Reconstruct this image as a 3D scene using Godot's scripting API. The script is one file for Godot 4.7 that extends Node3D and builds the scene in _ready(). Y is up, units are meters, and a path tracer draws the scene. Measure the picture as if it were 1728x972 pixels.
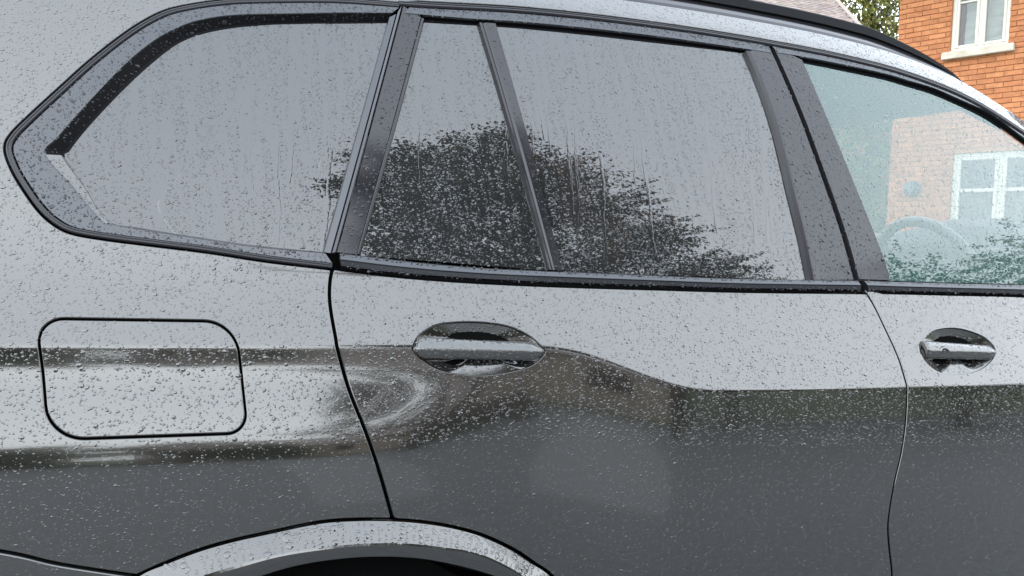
extends Node3D

const FAR_Z := -1.86          # the far flank is the near flank mirrored about z = -0.93
var rng := RandomNumberGenerator.new()
var mir := false              # true while the far flank of the car is being built
var M := {}                   # materials
var car: Node3D
var lip := 1.0               # size of the rounded lip of the panel being built
var zones := []               # surfaces that raindrops cling to

# ---------------------------------------------------------------- mesh helper
class MB:
	var v := PackedVector3Array()
	var n := PackedVector3Array()
	var uv := PackedVector2Array()
	var ix := PackedInt32Array()
	func add(p: Vector3, nn: Vector3, t := Vector2.ZERO) -> int:
		v.append(p); n.append(nn); uv.append(t)
		return v.size() - 1
	func tri(a: int, b: int, c: int) -> void:
		var g := (v[b] - v[a]).cross(v[c] - v[a])
		if g.dot(n[a] + n[b] + n[c]) > 0.0:
			ix.append(a); ix.append(c); ix.append(b)
		else:
			ix.append(a); ix.append(b); ix.append(c)
	func quad(a: int, b: int, c: int, d: int) -> void:
		tri(a, b, c); tri(a, c, d)
	func face(a: Vector3, b: Vector3, c: Vector3, d: Vector3, away: Vector3) -> void:
		var g := (b - a).cross(c - a)
		if g.length() < 1e-12: g = (c - a).cross(d - a)
		g = g.normalized()
		if g.dot((a + b + c + d) * 0.25 - away) < 0.0: g = -g
		quad(add(a, g), add(b, g), add(c, g), add(d, g))
	func box(c: Vector3, s: Vector3, basis := Basis.IDENTITY, bev := 0.0) -> void:
		# box with chamfered edges
		var h := s * 0.5
		var b: float = min(bev, min(h.x, min(h.y, h.z)) * 0.9)
		for ax in 3:
			var a1 := (ax + 1) % 3
			var a2 := (ax + 2) % 3
			for sg in [-1.0, 1.0]:
				var q := []
				for k in [[-1, -1], [1, -1], [1, 1], [-1, 1]]:
					var p := Vector3.ZERO
					p[ax] = sg * h[ax]; p[a1] = k[0] * (h[a1] - b); p[a2] = k[1] * (h[a2] - b)
					q.append(c + basis * p)
				face(q[0], q[1], q[2], q[3], c)
			if b > 0.0:
				for s1 in [-1.0, 1.0]:
					for s2 in [-1.0, 1.0]:
						var q2 := []
						for k in [[-1, 0], [1, 0], [1, 1], [-1, 1]]:
							var p2 := Vector3.ZERO
							p2[ax] = k[0] * (h[ax] - b)
							p2[a1] = s1 * (h[a1] - (b if k[1] == 1 else 0.0))
							p2[a2] = s2 * (h[a2] - (0.0 if k[1] == 1 else b))
							q2.append(c + basis * p2)
						face(q2[0], q2[1], q2[2], q2[3], c)
		if b > 0.0:
			for sx in [-1.0, 1.0]:
				for sy in [-1.0, 1.0]:
					for sz in [-1.0, 1.0]:
						var sgn := Vector3(sx, sy, sz)
						var t := []
						for ax2 in 3:
							var p3 := Vector3(sx * (h.x - b), sy * (h.y - b), sz * (h.z - b))
							p3[ax2] = sgn[ax2] * h[ax2]
							t.append(c + basis * p3)
						var nn := (basis * sgn).normalized()
						tri(add(t[0], nn), add(t[1], nn), add(t[2], nn))
	func tube(path: Array, radii: Array, sides := 8, caps := true) -> void:
		var prev := []
		var up := Vector3(0.13, 0.2, 1).normalized()
		for i in path.size():
			var d: Vector3 = (path[min(i + 1, path.size() - 1)] - path[max(i - 1, 0)]).normalized()
			var a := d.cross(up).normalized()
			if a.length() < 0.1: a = d.cross(Vector3.RIGHT).normalized()
			var b := a.cross(d).normalized()
			up = b
			var ring := []
			for k in sides:
				var an := TAU * k / sides
				var o := a * cos(an) + b * sin(an)
				ring.append(add(path[i] + o * radii[i], o))
			if i > 0:
				for k in sides:
					quad(prev[k], prev[(k + 1) % sides], ring[(k + 1) % sides], ring[k])
			if caps and (i == 0 or i == path.size() - 1):
				var dd := -d if i == 0 else d
				var ce := add(path[i], dd)
				for k in sides:
					tri(ce, add(v[ring[k]], dd), add(v[ring[(k + 1) % sides]], dd))
			prev = ring
	func mesh(mat: Material) -> ArrayMesh:
		var m := ArrayMesh.new()
		if ix.size() == 0: return m
		var a := []
		a.resize(Mesh.ARRAY_MAX)
		a[Mesh.ARRAY_VERTEX] = v; a[Mesh.ARRAY_NORMAL] = n; a[Mesh.ARRAY_TEX_UV] = uv; a[Mesh.ARRAY_INDEX] = ix
		m.add_surface_from_arrays(Mesh.PRIMITIVE_TRIANGLES, a)
		m.surface_set_material(0, mat)
		return m

func thing(called: String, label: String, category: String, at := Vector3.ZERO, group := "") -> Node3D:
	var o := Node3D.new()
	o.name = called; o.position = at
	add_child(o, true)
	o.set_meta("label", label); o.set_meta("category", category)
	if group: o.set_meta("group", group)
	return o

func part(called: String, mb: MB, mat: Material, parent: Node3D) -> MeshInstance3D:
	var o := MeshInstance3D.new()
	o.name = called; o.mesh = mb.mesh(mat)
	parent.add_child(o, true)
	return o

func structure(called: String, mb: MB, mat: Material) -> MeshInstance3D:
	var o := part(called, mb, mat, self)
	o.set_meta("kind", "structure")
	return o

func pts(s: String) -> PackedVector2Array:
	var r := PackedVector2Array()
	for w in s.split(" ", false):
		var c := w.split(",")
		r.append(Vector2(c[0].to_float(), c[1].to_float()))
	return r

func spline(p: PackedVector2Array, step := 0.01) -> PackedVector2Array:      # Catmull-Rom through the points
	var r := PackedVector2Array()
	for i in p.size() - 1:
		var a := p[max(i - 1, 0)]; var b := p[i]; var c := p[i + 1]; var d := p[min(i + 2, p.size() - 1)]
		var k: int = max(1, int(ceil(b.distance_to(c) / step)))
		for j in k:
			r.append(b.cubic_interpolate(c, a, d, float(j) / k))
	r.append(p[p.size() - 1])
	return r

func rev(p: PackedVector2Array) -> PackedVector2Array:
	var q := p.duplicate(); q.reverse(); return q

func resample(p: PackedVector2Array, count: int) -> PackedVector2Array:
	var total := 0.0
	for i in p.size() - 1: total += p[i].distance_to(p[i + 1])
	var r := PackedVector2Array()
	var at := 0.0
	var i := 0
	for k in count:
		var want := total * k / (count - 1)
		while i < p.size() - 2 and at + p[i].distance_to(p[i + 1]) < want:
			at += p[i].distance_to(p[i + 1]); i += 1
		var l := p[i].distance_to(p[i + 1])
		r.append(p[i].lerp(p[i + 1], clampf((want - at) / max(l, 1e-9), 0, 1)))
	return r

func shifted(p: PackedVector2Array, d: float) -> PackedVector2Array:      # an open line moved sideways, d to the left of its run
	var r := PackedVector2Array()
	for i in p.size():
		var t := (p[min(i + 1, p.size() - 1)] - p[max(i - 1, 0)]).normalized()
		r.append(p[i] + Vector2(-t.y, t.x) * d)
	return r

func densify(p: PackedVector2Array, step: float) -> PackedVector2Array:   # a closed outline
	var r := PackedVector2Array()
	for i in p.size():
		var a := p[i]; var b := p[(i + 1) % p.size()]
		var k: int = max(1, int(ceil(a.distance_to(b) / step)))
		for j in k: r.append(a.lerp(b, float(j) / k))
	return r

func area2(p: PackedVector2Array) -> float:
	var s := 0.0
	for i in p.size():
		s += p[i].cross(p[(i + 1) % p.size()])
	return s

func grown(p: PackedVector2Array, d: float) -> PackedVector2Array:
	var r := Geometry2D.offset_polygon(p, d, Geometry2D.JOIN_ROUND)
	var best := p
	var most := 0.0
	for q in r:
		if absf(area2(q)) > most: most = absf(area2(q)); best = q
	return best

# ---------------------------------------------------------------- the car's side surface
func soft(t: float) -> float:
	return t if t > 30.0 else log(1.0 + exp(t))
func ease5(a: float, b: float, x: float) -> float:
	var t := clampf((x - a) / (b - a), 0.0, 1.0)
	return t * t * t * (t * (6.0 * t - 15.0) + 10.0)
func crease(x: float) -> float:                     # height of the character line
	return 1.042 - 0.074 * ease5(0.42, 0.82, x)
var roof_x := PackedFloat32Array([-0.9, -0.5, -0.1, 0.1, 0.236, 0.466, 0.783, 1.046, 1.244, 1.425, 1.608, 1.755, 2.0, 2.3, 2.6, 3.2])
var roof_y := PackedFloat32Array([1.56, 1.61, 1.632, 1.640, 1.649, 1.670, 1.681, 1.679, 1.671, 1.652, 1.609, 1.544, 1.41, 1.215, 1.0, 0.6])
func roof_line(x: float) -> float:                  # height of the drip moulding
	var i := 0
	while i < roof_x.size() - 2 and x > roof_x[i + 1]: i += 1
	var t := clampf((x - roof_x[i]) / (roof_x[i + 1] - roof_x[i]), 0, 1)
	return cubic_interpolate_in_time(roof_y[i], roof_y[i + 1], roof_y[max(i - 1, 0)], roof_y[min(i + 2, roof_y.size() - 1)], t,
		roof_x[i + 1] - roof_x[i], (roof_x[max(i - 1, 0)] - roof_x[i]) if i > 0 else -(roof_x[1] - roof_x[0]), roof_x[min(i + 2, roof_x.size() - 1)] - roof_x[i] + (0.3 if i + 2 > roof_x.size() - 1 else 0.0))
func side(x: float, y: float) -> float:
	var vv := y - 1.155
	var z := -(0.21 * vv + 0.15 * vv * maxf(vv, 0.0))
	var q := y - roof_line(x) - 0.012
	if q > -0.08: z -= 0.42 * 0.006 * soft(q / 0.006)
	var wb := 0.004 + 0.03 * (1.0 - ease5(-0.15, 0.11, x))
	if -vv / wb > -14.0: z += 0.29 * wb * soft(-vv / wb)
	var d := crease(x) - y
	var dp := maxf(d, 0.0)
	if d > -0.03:
		z += (T0 - 0.5) * 0.0015 * soft(d / 0.0015) - 0.65 * dp * dp / 2.0
		var h := 0.30 * (1.0 - ease5(0.02, 0.52, x))
		if h > 0.0:
			z += h * (0.010 * (soft((dp - 0.04) / 0.010) - soft(-4.0)) - 0.016 * (soft((dp - 0.15) / 0.016) - soft(-0.15 / 0.016)))
	var r := maxf(-0.42 - x, 0.0)
	var fr := maxf(x - 0.6, 0.0)
	var fx := maxf(x - 3.2, 0.0)
	return z - 1.3 * r * r - 0.012 * fr * fr - 0.35 * fx * fx
const T0 := 0.12
func nrm(x: float, y: float) -> Vector3:
	var e := 0.0006
	return Vector3(-(side(x + e, y) - side(x - e, y)) / (2 * e), -(side(x, y + e) - side(x, y - e)) / (2 * e), 1.0).normalized()
func fl(p: Vector3) -> Vector3:                     # a point on the flank being built
	return Vector3(p.x, p.y, FAR_Z - p.z) if mir else p
func fn(p: Vector3) -> Vector3:
	return Vector3(p.x, p.y, -p.z) if mir else p
func at(p: Vector2, h := 0.0) -> Vector3:           # unmirrored point on the side, h proud of it
	var n := nrm(p.x, p.y)
	return Vector3(p.x, p.y, side(p.x, p.y)) + n * h

# a sheet of bodywork cut to an outline, following the side surface, with rounded turned-in edges
func panel(outline: PackedVector2Array, holes: Array, h := 0.0, dx := 0.016, dy := 0.012, fine := true, rim := true, turn := 0.013) -> MB:
	var mb := MB.new()
	var all := [outline] + holes
	var U := []
	for p in all:
		var q: PackedVector2Array = densify(p, 0.008)
		if (area2(q) < 0) != (U.size() > 0): q.reverse()      # outer counter-clockwise, holes clockwise
		U.append(q)
	var lo := Vector2(1e9, 1e9)
	var hi := -lo
	var E := []
	for q in U:
		var w := PackedVector2Array()
		for p in q:
			var s := Vector2(p.x, p.y - crease(p.x))
			w.append(s); lo = lo.min(s); hi = hi.max(s)
		E.append(w)
	var rows := PackedFloat32Array()
	var y := floorf(lo.y / dy) * dy
	while y < hi.y + dy: rows.append(y); y += dy
	if fine and lo.y < 0.02 and hi.y > -0.02:
		var keep := PackedFloat32Array()
		for r in rows:
			if absf(r) > 0.0165: keep.append(r)
		for k in [0.0008, 0.002, 0.0035, 0.006, 0.010, 0.0155]:
			keep.append(k); keep.append(-k)
		keep.sort(); rows = keep
	var x0 := floorf(lo.x / dx) * dx
	var nx := int((hi.x - x0) / dx) + 2
	var ny := rows.size() - 1
	var state := PackedByteArray()
	state.resize(nx * ny)
	for w in E:
		for i in w.size():
			var a: Vector2 = w[i]
			var b: Vector2 = w[(i + 1) % w.size()]
			var k: int = max(1, int(a.distance_to(b) / 0.0006))
			for j in k:
				var p := a.lerp(b, float(j) / k)
				var cx := int((p.x - x0) / dx)
				var cy := rows.bsearch(p.y, false) - 1
				if cy >= 0 and cy < ny and cx >= 0 and cx < nx: state[cy * nx + cx] = 1
	var ids := {}
	for cy in ny:
		for cx in nx:
			var a := Vector2(x0 + cx * dx, rows[cy])
			var b := Vector2(x0 + cx * dx + dx, rows[cy + 1])
			if state[cy * nx + cx] == 0:
				var c := (a + b) * 0.5
				var votes := 0
				for jit in [Vector2.ZERO, Vector2(0.00131, 0.00073), Vector2(-0.00087, 0.00171)]:
					if Geometry2D.is_point_in_polygon(c + jit, E[0]): votes += 1
				if votes < 2: continue
				var out := false
				for i in range(1, E.size()):
					if Geometry2D.is_point_in_polygon(c, E[i]): out = true
				if out: continue
				var id := []
				for k in [[0, 0], [1, 0], [1, 1], [0, 1]]:
					var key: int = (cy + k[1]) * (nx + 1) + cx + k[0]
					if not ids.has(key):
						ids[key] = put(mb, Vector2(a.x + k[0] * dx, rows[cy + k[1]]), h)
					id.append(ids[key])
				mb.quad(id[0], id[1], id[2], id[3])
			else:
				var cell := PackedVector2Array([a, Vector2(b.x, a.y), b, Vector2(a.x, b.y)])
				var got := Geometry2D.intersect_polygons(cell, E[0])
				for i in range(1, E.size()):
					var nxt: Array[PackedVector2Array] = []
					for g in got:
						for c2 in Geometry2D.clip_polygons(g, E[i]):
							if not Geometry2D.is_polygon_clockwise(c2) or true: nxt.append(c2)
					got = nxt
				for g in got:
					if absf(area2(g)) < 1e-8: continue
					var t := Geometry2D.triangulate_polygon(g)
					var vi := []
					var gg: PackedVector2Array = g
					if t.size() < 3:
						gg = Geometry2D.convex_hull(g)
						gg.remove_at(gg.size() - 1)
						t = PackedInt32Array()
						for k in range(1, gg.size() - 1): t.append_array([0, k, k + 1])
					for p in gg: vi.append(put(mb, p, h))
					for k in t.size() / 3: mb.tri(vi[t[k * 3]], vi[t[k * 3 + 1]], vi[t[k * 3 + 2]])
	if rim:
		for q in U:
			var prev := []
			for i in q.size() + 1:
				var p: Vector2 = q[i % q.size()]
				var tn: Vector2 = (q[(i + 1) % q.size()] - q[(i - 1 + q.size()) % q.size()]).normalized()
				var o := Vector2(tn.y, -tn.x)
				var n := nrm(p.x, p.y)
				var o3 := Vector3(o.x, o.y, 0)
				o3 = (o3 - n * o3.dot(n)).normalized()
				var base := Vector3(p.x, p.y, side(p.x, p.y)) + n * h
				var ring := []
				for k in [[0.0, 0.0, 0.0], [0.0009, 0.0004, 0.5], [0.0016, 0.0018, 0.85], [0.0018, turn, 1.0]]:
					var nn: Vector3 = (n * (1.0 - k[2]) + o3 * k[2]).normalized()
					ring.append(mb.add(fl(base + o3 * k[0] * lip - n * k[1] * lip), fn(nn)))
				if prev.size():
					for k in 3: mb.quad(prev[k], ring[k], ring[k + 1], prev[k + 1])
				prev = ring
	return mb

func put(mb: MB, e: Vector2, h: float) -> int:
	var y := e.y + crease(e.x)
	var n := nrm(e.x, y)
	return mb.add(fl(Vector3(e.x, y, side(e.x, y)) + n * h), fn(n), Vector2(e.x, y))

# a strip between two lines on the side; profile is [share across, height] pairs
func band(A: PackedVector2Array, B: PackedVector2Array, profile: Array, step := 0.012, round_ := false, ends := true) -> MB:
	var mb := MB.new()
	var la := 0.0
	for i in A.size() - 1: la += A[i].distance_to(A[i + 1])
	var n: int = max(3, int(la / step))
	var a := resample(A, n); var b := resample(B, n)
	var P := []
	for i in n:
		var row := []
		for k in profile: row.append(at(a[i].lerp(b[i], k[0]), k[1]))
		P.append(row)
	var m := profile.size()
	var segn := []
	for i in n:
		var row := []
		var i0: int = max(i - 1, 0); var i1: int = min(i + 1, n - 1)
		for k in m - 1:
			var along: Vector3 = (P[i1][k] + P[i1][k + 1]) - (P[i0][k] + P[i0][k + 1])
			var g: Vector3 = along.cross(P[i][k + 1] - P[i][k]).normalized()
			if g.dot(nrm(a[i].x, a[i].y)) < 0: g = -g
			row.append(g)
		segn.append(row)
	for k in m - 1:
		var prev := []
		for i in n:
			var n0: Vector3 = segn[i][k]; var n1: Vector3 = segn[i][k]
			if round_:
				if k > 0: n0 = (segn[i][k] + segn[i][k - 1]).normalized()
				if k < m - 2: n1 = (segn[i][k] + segn[i][k + 1]).normalized()
			var c := [mb.add(fl(P[i][k]), fn(n0)), mb.add(fl(P[i][k + 1]), fn(n1))]
			if prev.size(): mb.quad(prev[0], prev[1], c[1], c[0])
			prev = c
	if ends:
		for i in [0, n - 1]:
			var o: Vector3 = (P[0][0] - P[1][0]).normalized() * (1.0 if i == 0 else -1.0)
			var deep0 := at(a[i], -0.012); var deep1 := at(b[i], -0.012)
			var poly: Array = [deep0] + P[i] + [deep1]
			var c0 := mb.add(fl(deep0), fn(o))
			for k in range(1, poly.size() - 1):
				mb.tri(c0, mb.add(fl(poly[k]), fn(o)), mb.add(fl(poly[k + 1]), fn(o)))
	return mb

func zone(kind: String, outline: PackedVector2Array, holes: Array, h: float, density: float, size: float, spread: float) -> void:
	if not mir: zones.append([kind, outline, holes, h, density, size, spread])

# ---------------------------------------------------------------- materials
func mat(c: Color, rough := 0.6, metal := 0.0, spec := 0.5) -> StandardMaterial3D:     # c is linear
	var m := StandardMaterial3D.new()
	m.albedo_color = c.linear_to_srgb()
	m.roughness = rough; m.metallic = metal; m.metallic_specular = spec
	m.cull_mode = BaseMaterial3D.CULL_DISABLED
	return m

func noise_tex(seed_: int, freq: float, ramp: Array, size := 512, normal := false, strength := 4.0, fractal := 4) -> NoiseTexture2D:
	var f := FastNoiseLite.new()
	f.seed = seed_; f.frequency = freq; f.noise_type = FastNoiseLite.TYPE_SIMPLEX_SMOOTH; f.fractal_octaves = fractal
	var t := NoiseTexture2D.new()
	t.width = size; t.height = size; t.seamless = true; t.noise = f
	if normal:
		t.as_normal_map = true; t.bump_strength = strength
	elif ramp.size():
		var g := Gradient.new()
		g.offsets = PackedFloat32Array(ramp[0])
		var cs := PackedColorArray()
		for c in ramp[1]: cs.append((c as Color).linear_to_srgb())
		g.colors = cs
		t.color_ramp = g
	return t

func textured(m: StandardMaterial3D, tex: Texture2D, scale: float, world := true) -> StandardMaterial3D:
	m.albedo_color = Color.WHITE
	m.albedo_texture = tex
	m.uv1_triplanar = true; m.uv1_world_triplanar = world
	m.uv1_scale = Vector3.ONE * scale
	return m

func materials() -> void:
	var p := mat(Color(0.112, 0.109, 0.103), 0.12, 0.92, 0.5)
	p.clearcoat_enabled = true; p.clearcoat = 1.0; p.clearcoat_roughness = 0.01
	M.paint = p
	M.gloss = mat(Color(0.012, 0.012, 0.014), 0.06, 0.0, 0.62)
	M.frame = mat(Color(0.085, 0.087, 0.091), 0.10, 0.85, 0.5)
	M.pillar = mat(Color(0.026, 0.025, 0.028), 0.09, 0.30, 0.58)
	M.rubber = mat(Color(0.006, 0.006, 0.007), 0.7, 0.0, 0.2)
	M.rail = mat(Color(0.008, 0.008, 0.009), 0.6, 0.0, 0.25)
	M.seal = mat(Color(0.016, 0.015, 0.018), 0.28, 0.0, 0.5)
	M.strip = mat(Color(0.10, 0.10, 0.11), 0.35, 0.3, 0.5)
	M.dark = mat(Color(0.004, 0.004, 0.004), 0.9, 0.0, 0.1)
	M.privacy = mat(Color(0.020, 0.021, 0.021), 0.0, 0.0, 0.71)
	M.privacy.transparency = BaseMaterial3D.TRANSPARENCY_ALPHA
	M.privacy.albedo_color.a = 0.97
	M.privacy.clearcoat_enabled = true; M.privacy.clearcoat = 0.5; M.privacy.clearcoat_roughness = 0.0
	M.clear = mat(Color(0.055, 0.155, 0.132), 0.0, 0.0, 0.71)
	M.clear.transparency = BaseMaterial3D.TRANSPARENCY_ALPHA
	M.clear.albedo_color.a = 0.48
	M.clear.clearcoat_enabled = true; M.clear.clearcoat = 1.0; M.clear.clearcoat_roughness = 0.0
	M.screen = mat(Color(0.03, 0.06, 0.055), 0.0, 0.0, 0.5)
	M.screen.transparency = BaseMaterial3D.TRANSPARENCY_ALPHA
	M.screen.albedo_color.a = 0.12
	# water beads: each shows the surface that it wets, with the clear gloss of water
	M.bead_paint = mat(Color(0.110, 0.107, 0.102), 0.03, 0.92, 0.5)
	M.bead_paint.clearcoat_enabled = true; M.bead_paint.clearcoat = 1.0; M.bead_paint.clearcoat_roughness = 0.0
	M.bead_glass = M.privacy.duplicate()
	M.bead_front = M.clear.duplicate()
	M.bead_front.albedo_color.a = 0.5
	M.bead_trim = mat(Color(0.03, 0.03, 0.033), 0.03, 0.45, 0.6)
	M.plastic = mat(Color(0.022, 0.022, 0.024), 0.55)
	M.leather = mat(Color(0.05, 0.05, 0.052), 0.5)
	M.liner = mat(Color(0.68, 0.72, 0.70), 0.9)
	M.tyre = mat(Color(0.005, 0.005, 0.005), 0.9, 0.0, 0.15)
	M.alloy = mat(Color(0.3, 0.3, 0.31), 0.3, 0.9)
	M.chrome = mat(Color(0.6, 0.6, 0.6), 0.15, 1.0)
	M.lamp = mat(Color(0.2, 0.01, 0.01), 0.1)

# ---------------------------------------------------------------- car flank
func flank() -> void:
	var rgap := spline(pts("0.111,1.165 0.107,1.150 0.105,1.124 0.107,1.097 0.114,1.056 0.118,1.034 0.136,0.974 0.162,0.910 0.186,0.843 0.209,0.769"))
	var fgap := spline(pts("1.195,1.160 1.211,1.131 1.224,1.079 1.235,1.023 1.235,0.982 1.233,0.948 1.229,0.897 1.220,0.839 1.207,0.782 1.200,0.723 1.201,0.683 1.213,0.635 1.229,0.582 1.243,0.50 1.25,0.36"))
	var arch := pts("-0.325,0.38 -0.318,0.46 -0.29,0.56 -0.235,0.655 -0.162,0.711 -0.125,0.727 -0.080,0.743 -0.035,0.754 0.012,0.762 0.094,0.774 0.157,0.773 0.210,0.767 0.258,0.758 0.313,0.743 0.370,0.721 0.428,0.689 0.468,0.660 0.501,0.635 0.548,0.58 0.592,0.50 0.615,0.43 0.625,0.36")
	var arch_l := spline(arch.slice(4, 12)); var arch_r := spline(arch.slice(11, 22))
	var arch_s := spline(arch)
	var belt := spline(pts("0.111,1.165 0.197,1.157 0.309,1.151 0.439,1.148 0.576,1.147 0.697,1.147 0.893,1.147 1.192,1.151 1.427,1.152 1.656,1.153 2.0,1.150 2.25,1.14"))
	var belt_top := spline(pts("0.115,1.191 0.154,1.188 0.248,1.180 0.374,1.174 0.491,1.173 0.651,1.172 0.896,1.171 1.177,1.176 1.273,1.176 1.432,1.177 1.662,1.179 2.0,1.182 2.25,1.172"))
	var q_out := spline(pts("0.226,1.6535 0.106,1.644 -0.030,1.622 -0.082,1.610 -0.128,1.595 -0.164,1.579 -0.198,1.553 -0.230,1.521 -0.270,1.475 -0.307,1.427 -0.343,1.380 -0.364,1.350 -0.371,1.327 -0.360,1.296 -0.342,1.266 -0.320,1.236 -0.299,1.217 -0.275,1.205 -0.231,1.198 -0.169,1.192 -0.083,1.184 0.006,1.173 0.109,1.164"), 0.008)
	var drip_b := PackedVector2Array(); var drip_t := PackedVector2Array(); var roof_e := PackedVector2Array()
	for i in 108:
		var x := 0.226 + i * 0.02
		drip_b.append(Vector2(x, roof_line(x))); drip_t.append(Vector2(x, roof_line(x) + 0.0115))
	for i in 160:
		var x := -0.80 + i * 0.02
		roof_e.append(Vector2(x, roof_line(x) + 0.066))
	# --- body side: rear quarter, roof side and pillar in one pressing
	var flap := rounded(pts("-0.3055,1.0795 -0.0375,1.0785 -0.0145,0.9155 -0.2775,0.9145"), [0.034, 0.046, 0.030, 0.046])
	var o := PackedVector2Array()
	o.append_array(rev(rgap)); o.remove_at(o.size() - 1)
	o.append_array(rev(q_out))
	o.append_array(drip_t.slice(2))
	o.append_array(rev(roof_e.slice(0, 157)))
	o.append_array(pts("-0.80,1.2 -0.80,0.86"))
	o.append_array(spline(pts("-0.70,0.845 -0.50,0.805 -0.333,0.763 -0.261,0.738 -0.162,0.711")))
	o.append_array(arch_l.slice(1, arch_l.size() - 1))
	var hole := grown(flap, 0.0034)
	lip = 1.35
	var quarter := grown(o, -0.0042)
	part("body_side", panel(quarter, [hole], 0.0), M.paint, car)
	zone("paint", quarter, [hole], 0.0, 46000, 0.00108, 0.44)
	# --- fuel flap
	var fp := grown(flap, -0.0032)
	part("fuel_flap", panel(fp, []), M.paint, car)
	zone("paint", fp, [], 0.0, 46000, 0.00108, 0.44)
	# --- rear bumper below its seam
	var bo := rev(spline(pts("-0.80,0.86 -0.70,0.845 -0.50,0.805 -0.333,0.763 -0.261,0.738 -0.162,0.711")))
	bo.append_array(pts("-0.80,0.30 -0.36,0.30"))
	bo.append_array(arch_s.slice(1, 41))
	var bump := grown(bo, -0.003)
	part("rear_bumper", panel(bump, [], 0.004), M.paint, car)
	zone("paint", bump, [], 0.004, 30000, 0.001, 0.5)
	# --- rear door
	var cup_r := spline(pts("0.235,1.042 0.244,1.057 0.261,1.070 0.281,1.079 0.311,1.083 0.345,1.084 0.379,1.082 0.412,1.076 0.438,1.065 0.454,1.054 0.465,1.043 0.471,1.035 0.464,1.024 0.450,1.012 0.427,1.003 0.392,0.996 0.358,0.993 0.324,0.995 0.292,1.000 0.268,1.009 0.247,1.024 0.236,1.037 0.235,1.042"), 0.005)
	cup_r.remove_at(cup_r.size() - 1)
	var rd := PackedVector2Array()
	rd.append_array(rgap)
	rd.append_array(arch_r.slice(1))
	rd.append_array(pts("0.70,0.36 1.25,0.36"))
	rd.append_array(rev(fgap).slice(1))
	rd.append_array(rev(belt.slice(1, belt.size() - 105)))
	var door := grown(rd, -0.0042)
	var rear_door := part("rear_door", panel(door, [cup_r]), M.paint, car)
	zone("paint", door, [cup_r], 0.0, 46000, 0.00098, 0.44)
	lip = 1.0
	handle(rear_door, cup_r, Vector2(0.353, 1.038), 0.026, false)
	# --- front door
	var cup_f := spline(pts("1.296,1.037 1.310,1.054 1.335,1.070 1.360,1.079 1.395,1.083 1.428,1.082 1.459,1.076 1.488,1.066 1.505,1.052 1.511,1.037 1.499,1.024 1.477,1.010 1.443,0.997 1.407,0.991 1.373,0.989 1.336,0.993 1.314,1.003 1.300,1.018 1.296,1.037"), 0.005)
	cup_f.remove_at(cup_f.size() - 1)
	var fd := PackedVector2Array()
	fd.append_array(fgap)
	fd.append_array(pts("2.28,0.36 2.30,0.6 2.29,0.9 2.25,1.14"))
	fd.append_array(rev(belt.slice(belt.size() - 104, belt.size() - 1)))
	var fdoor := grown(fd, -0.0028)
	var front_door := part("front_door", panel(fdoor, [cup_f]), M.paint, car)
	zone("paint", fdoor, [cup_f], 0.0, 46000, 0.00098, 0.44)
	handle(front_door, cup_f, Vector2(1.403, 1.036), 0.027, true)
	# --- front wing, ahead of the frame
	var wa := PackedVector2Array()
	for i in 33:
		var an := PI * i / 32.0
		wa.append(Vector2(3.15 - 0.43 * cos(an), 0.36 + 0.41 * sin(an)))
	var wing := pts("2.256,1.14 2.296,0.9 2.306,0.6 2.287,0.36 2.60,0.36")
	wing.append_array(wa)
	wing.append_array(pts("3.7,0.34 4.075,0.32 4.10,0.60 4.09,0.90 3.6,1.05 2.9,1.13"))
	part("front_wing", panel(wing, [], 0.0, 0.03, 0.025), M.paint, car)
	# --- dark structure seen through the gaps
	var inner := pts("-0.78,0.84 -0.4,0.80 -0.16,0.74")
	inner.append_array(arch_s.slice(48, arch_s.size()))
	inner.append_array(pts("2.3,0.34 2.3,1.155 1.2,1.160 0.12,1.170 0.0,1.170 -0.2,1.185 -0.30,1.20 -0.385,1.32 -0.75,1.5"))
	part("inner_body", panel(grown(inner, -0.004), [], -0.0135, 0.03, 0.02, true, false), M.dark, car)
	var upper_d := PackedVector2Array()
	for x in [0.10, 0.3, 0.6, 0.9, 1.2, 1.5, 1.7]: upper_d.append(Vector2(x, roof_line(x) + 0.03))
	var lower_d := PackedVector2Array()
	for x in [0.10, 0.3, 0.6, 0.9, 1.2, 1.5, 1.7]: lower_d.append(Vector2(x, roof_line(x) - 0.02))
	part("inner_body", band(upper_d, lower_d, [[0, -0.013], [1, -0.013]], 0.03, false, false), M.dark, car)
	# --- wheel arch trim
	var a_in := pts("-0.265,0.38 -0.255,0.47 -0.222,0.56 -0.165,0.63 -0.095,0.667 -0.024,0.693 0.014,0.706 0.064,0.717 0.126,0.721 0.190,0.717 0.258,0.704 0.331,0.680 0.396,0.652 0.44,0.62 0.50,0.55 0.54,0.48 0.555,0.42 0.565,0.36")
	var a_mid := pts("-0.30,0.38 -0.29,0.46 -0.26,0.55 -0.20,0.64 -0.106,0.698 -0.065,0.715 -0.024,0.725 0.034,0.737 0.094,0.742 0.157,0.742 0.224,0.735 0.294,0.719 0.341,0.706 0.388,0.684 0.447,0.644 0.51,0.57 0.56,0.49 0.585,0.42 0.595,0.36")
	var A := shifted(arch_s, -0.003)
	part("arch_trim", arch_band(A, spline(a_mid), spline(a_in), 0, 6), M.paint, car)
	part("arch_return", arch_band(A, spline(a_mid), spline(a_in), 6, 8), M.dark, car)
	if not mir:
		zones.append(["arch", A, spline(a_mid)])
	# --- quarter window surround
	var q_band := shifted(q_out, 0.0085)
	part("window_gasket", band(q_out, q_band, [[0, -0.004], [0.12, 0.002], [0.42, 0.0028], [0.5, 0.0005], [0.62, 0.0025], [0.92, 0.002], [1, -0.003]], 0.006, true), M.seal, car)
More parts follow.
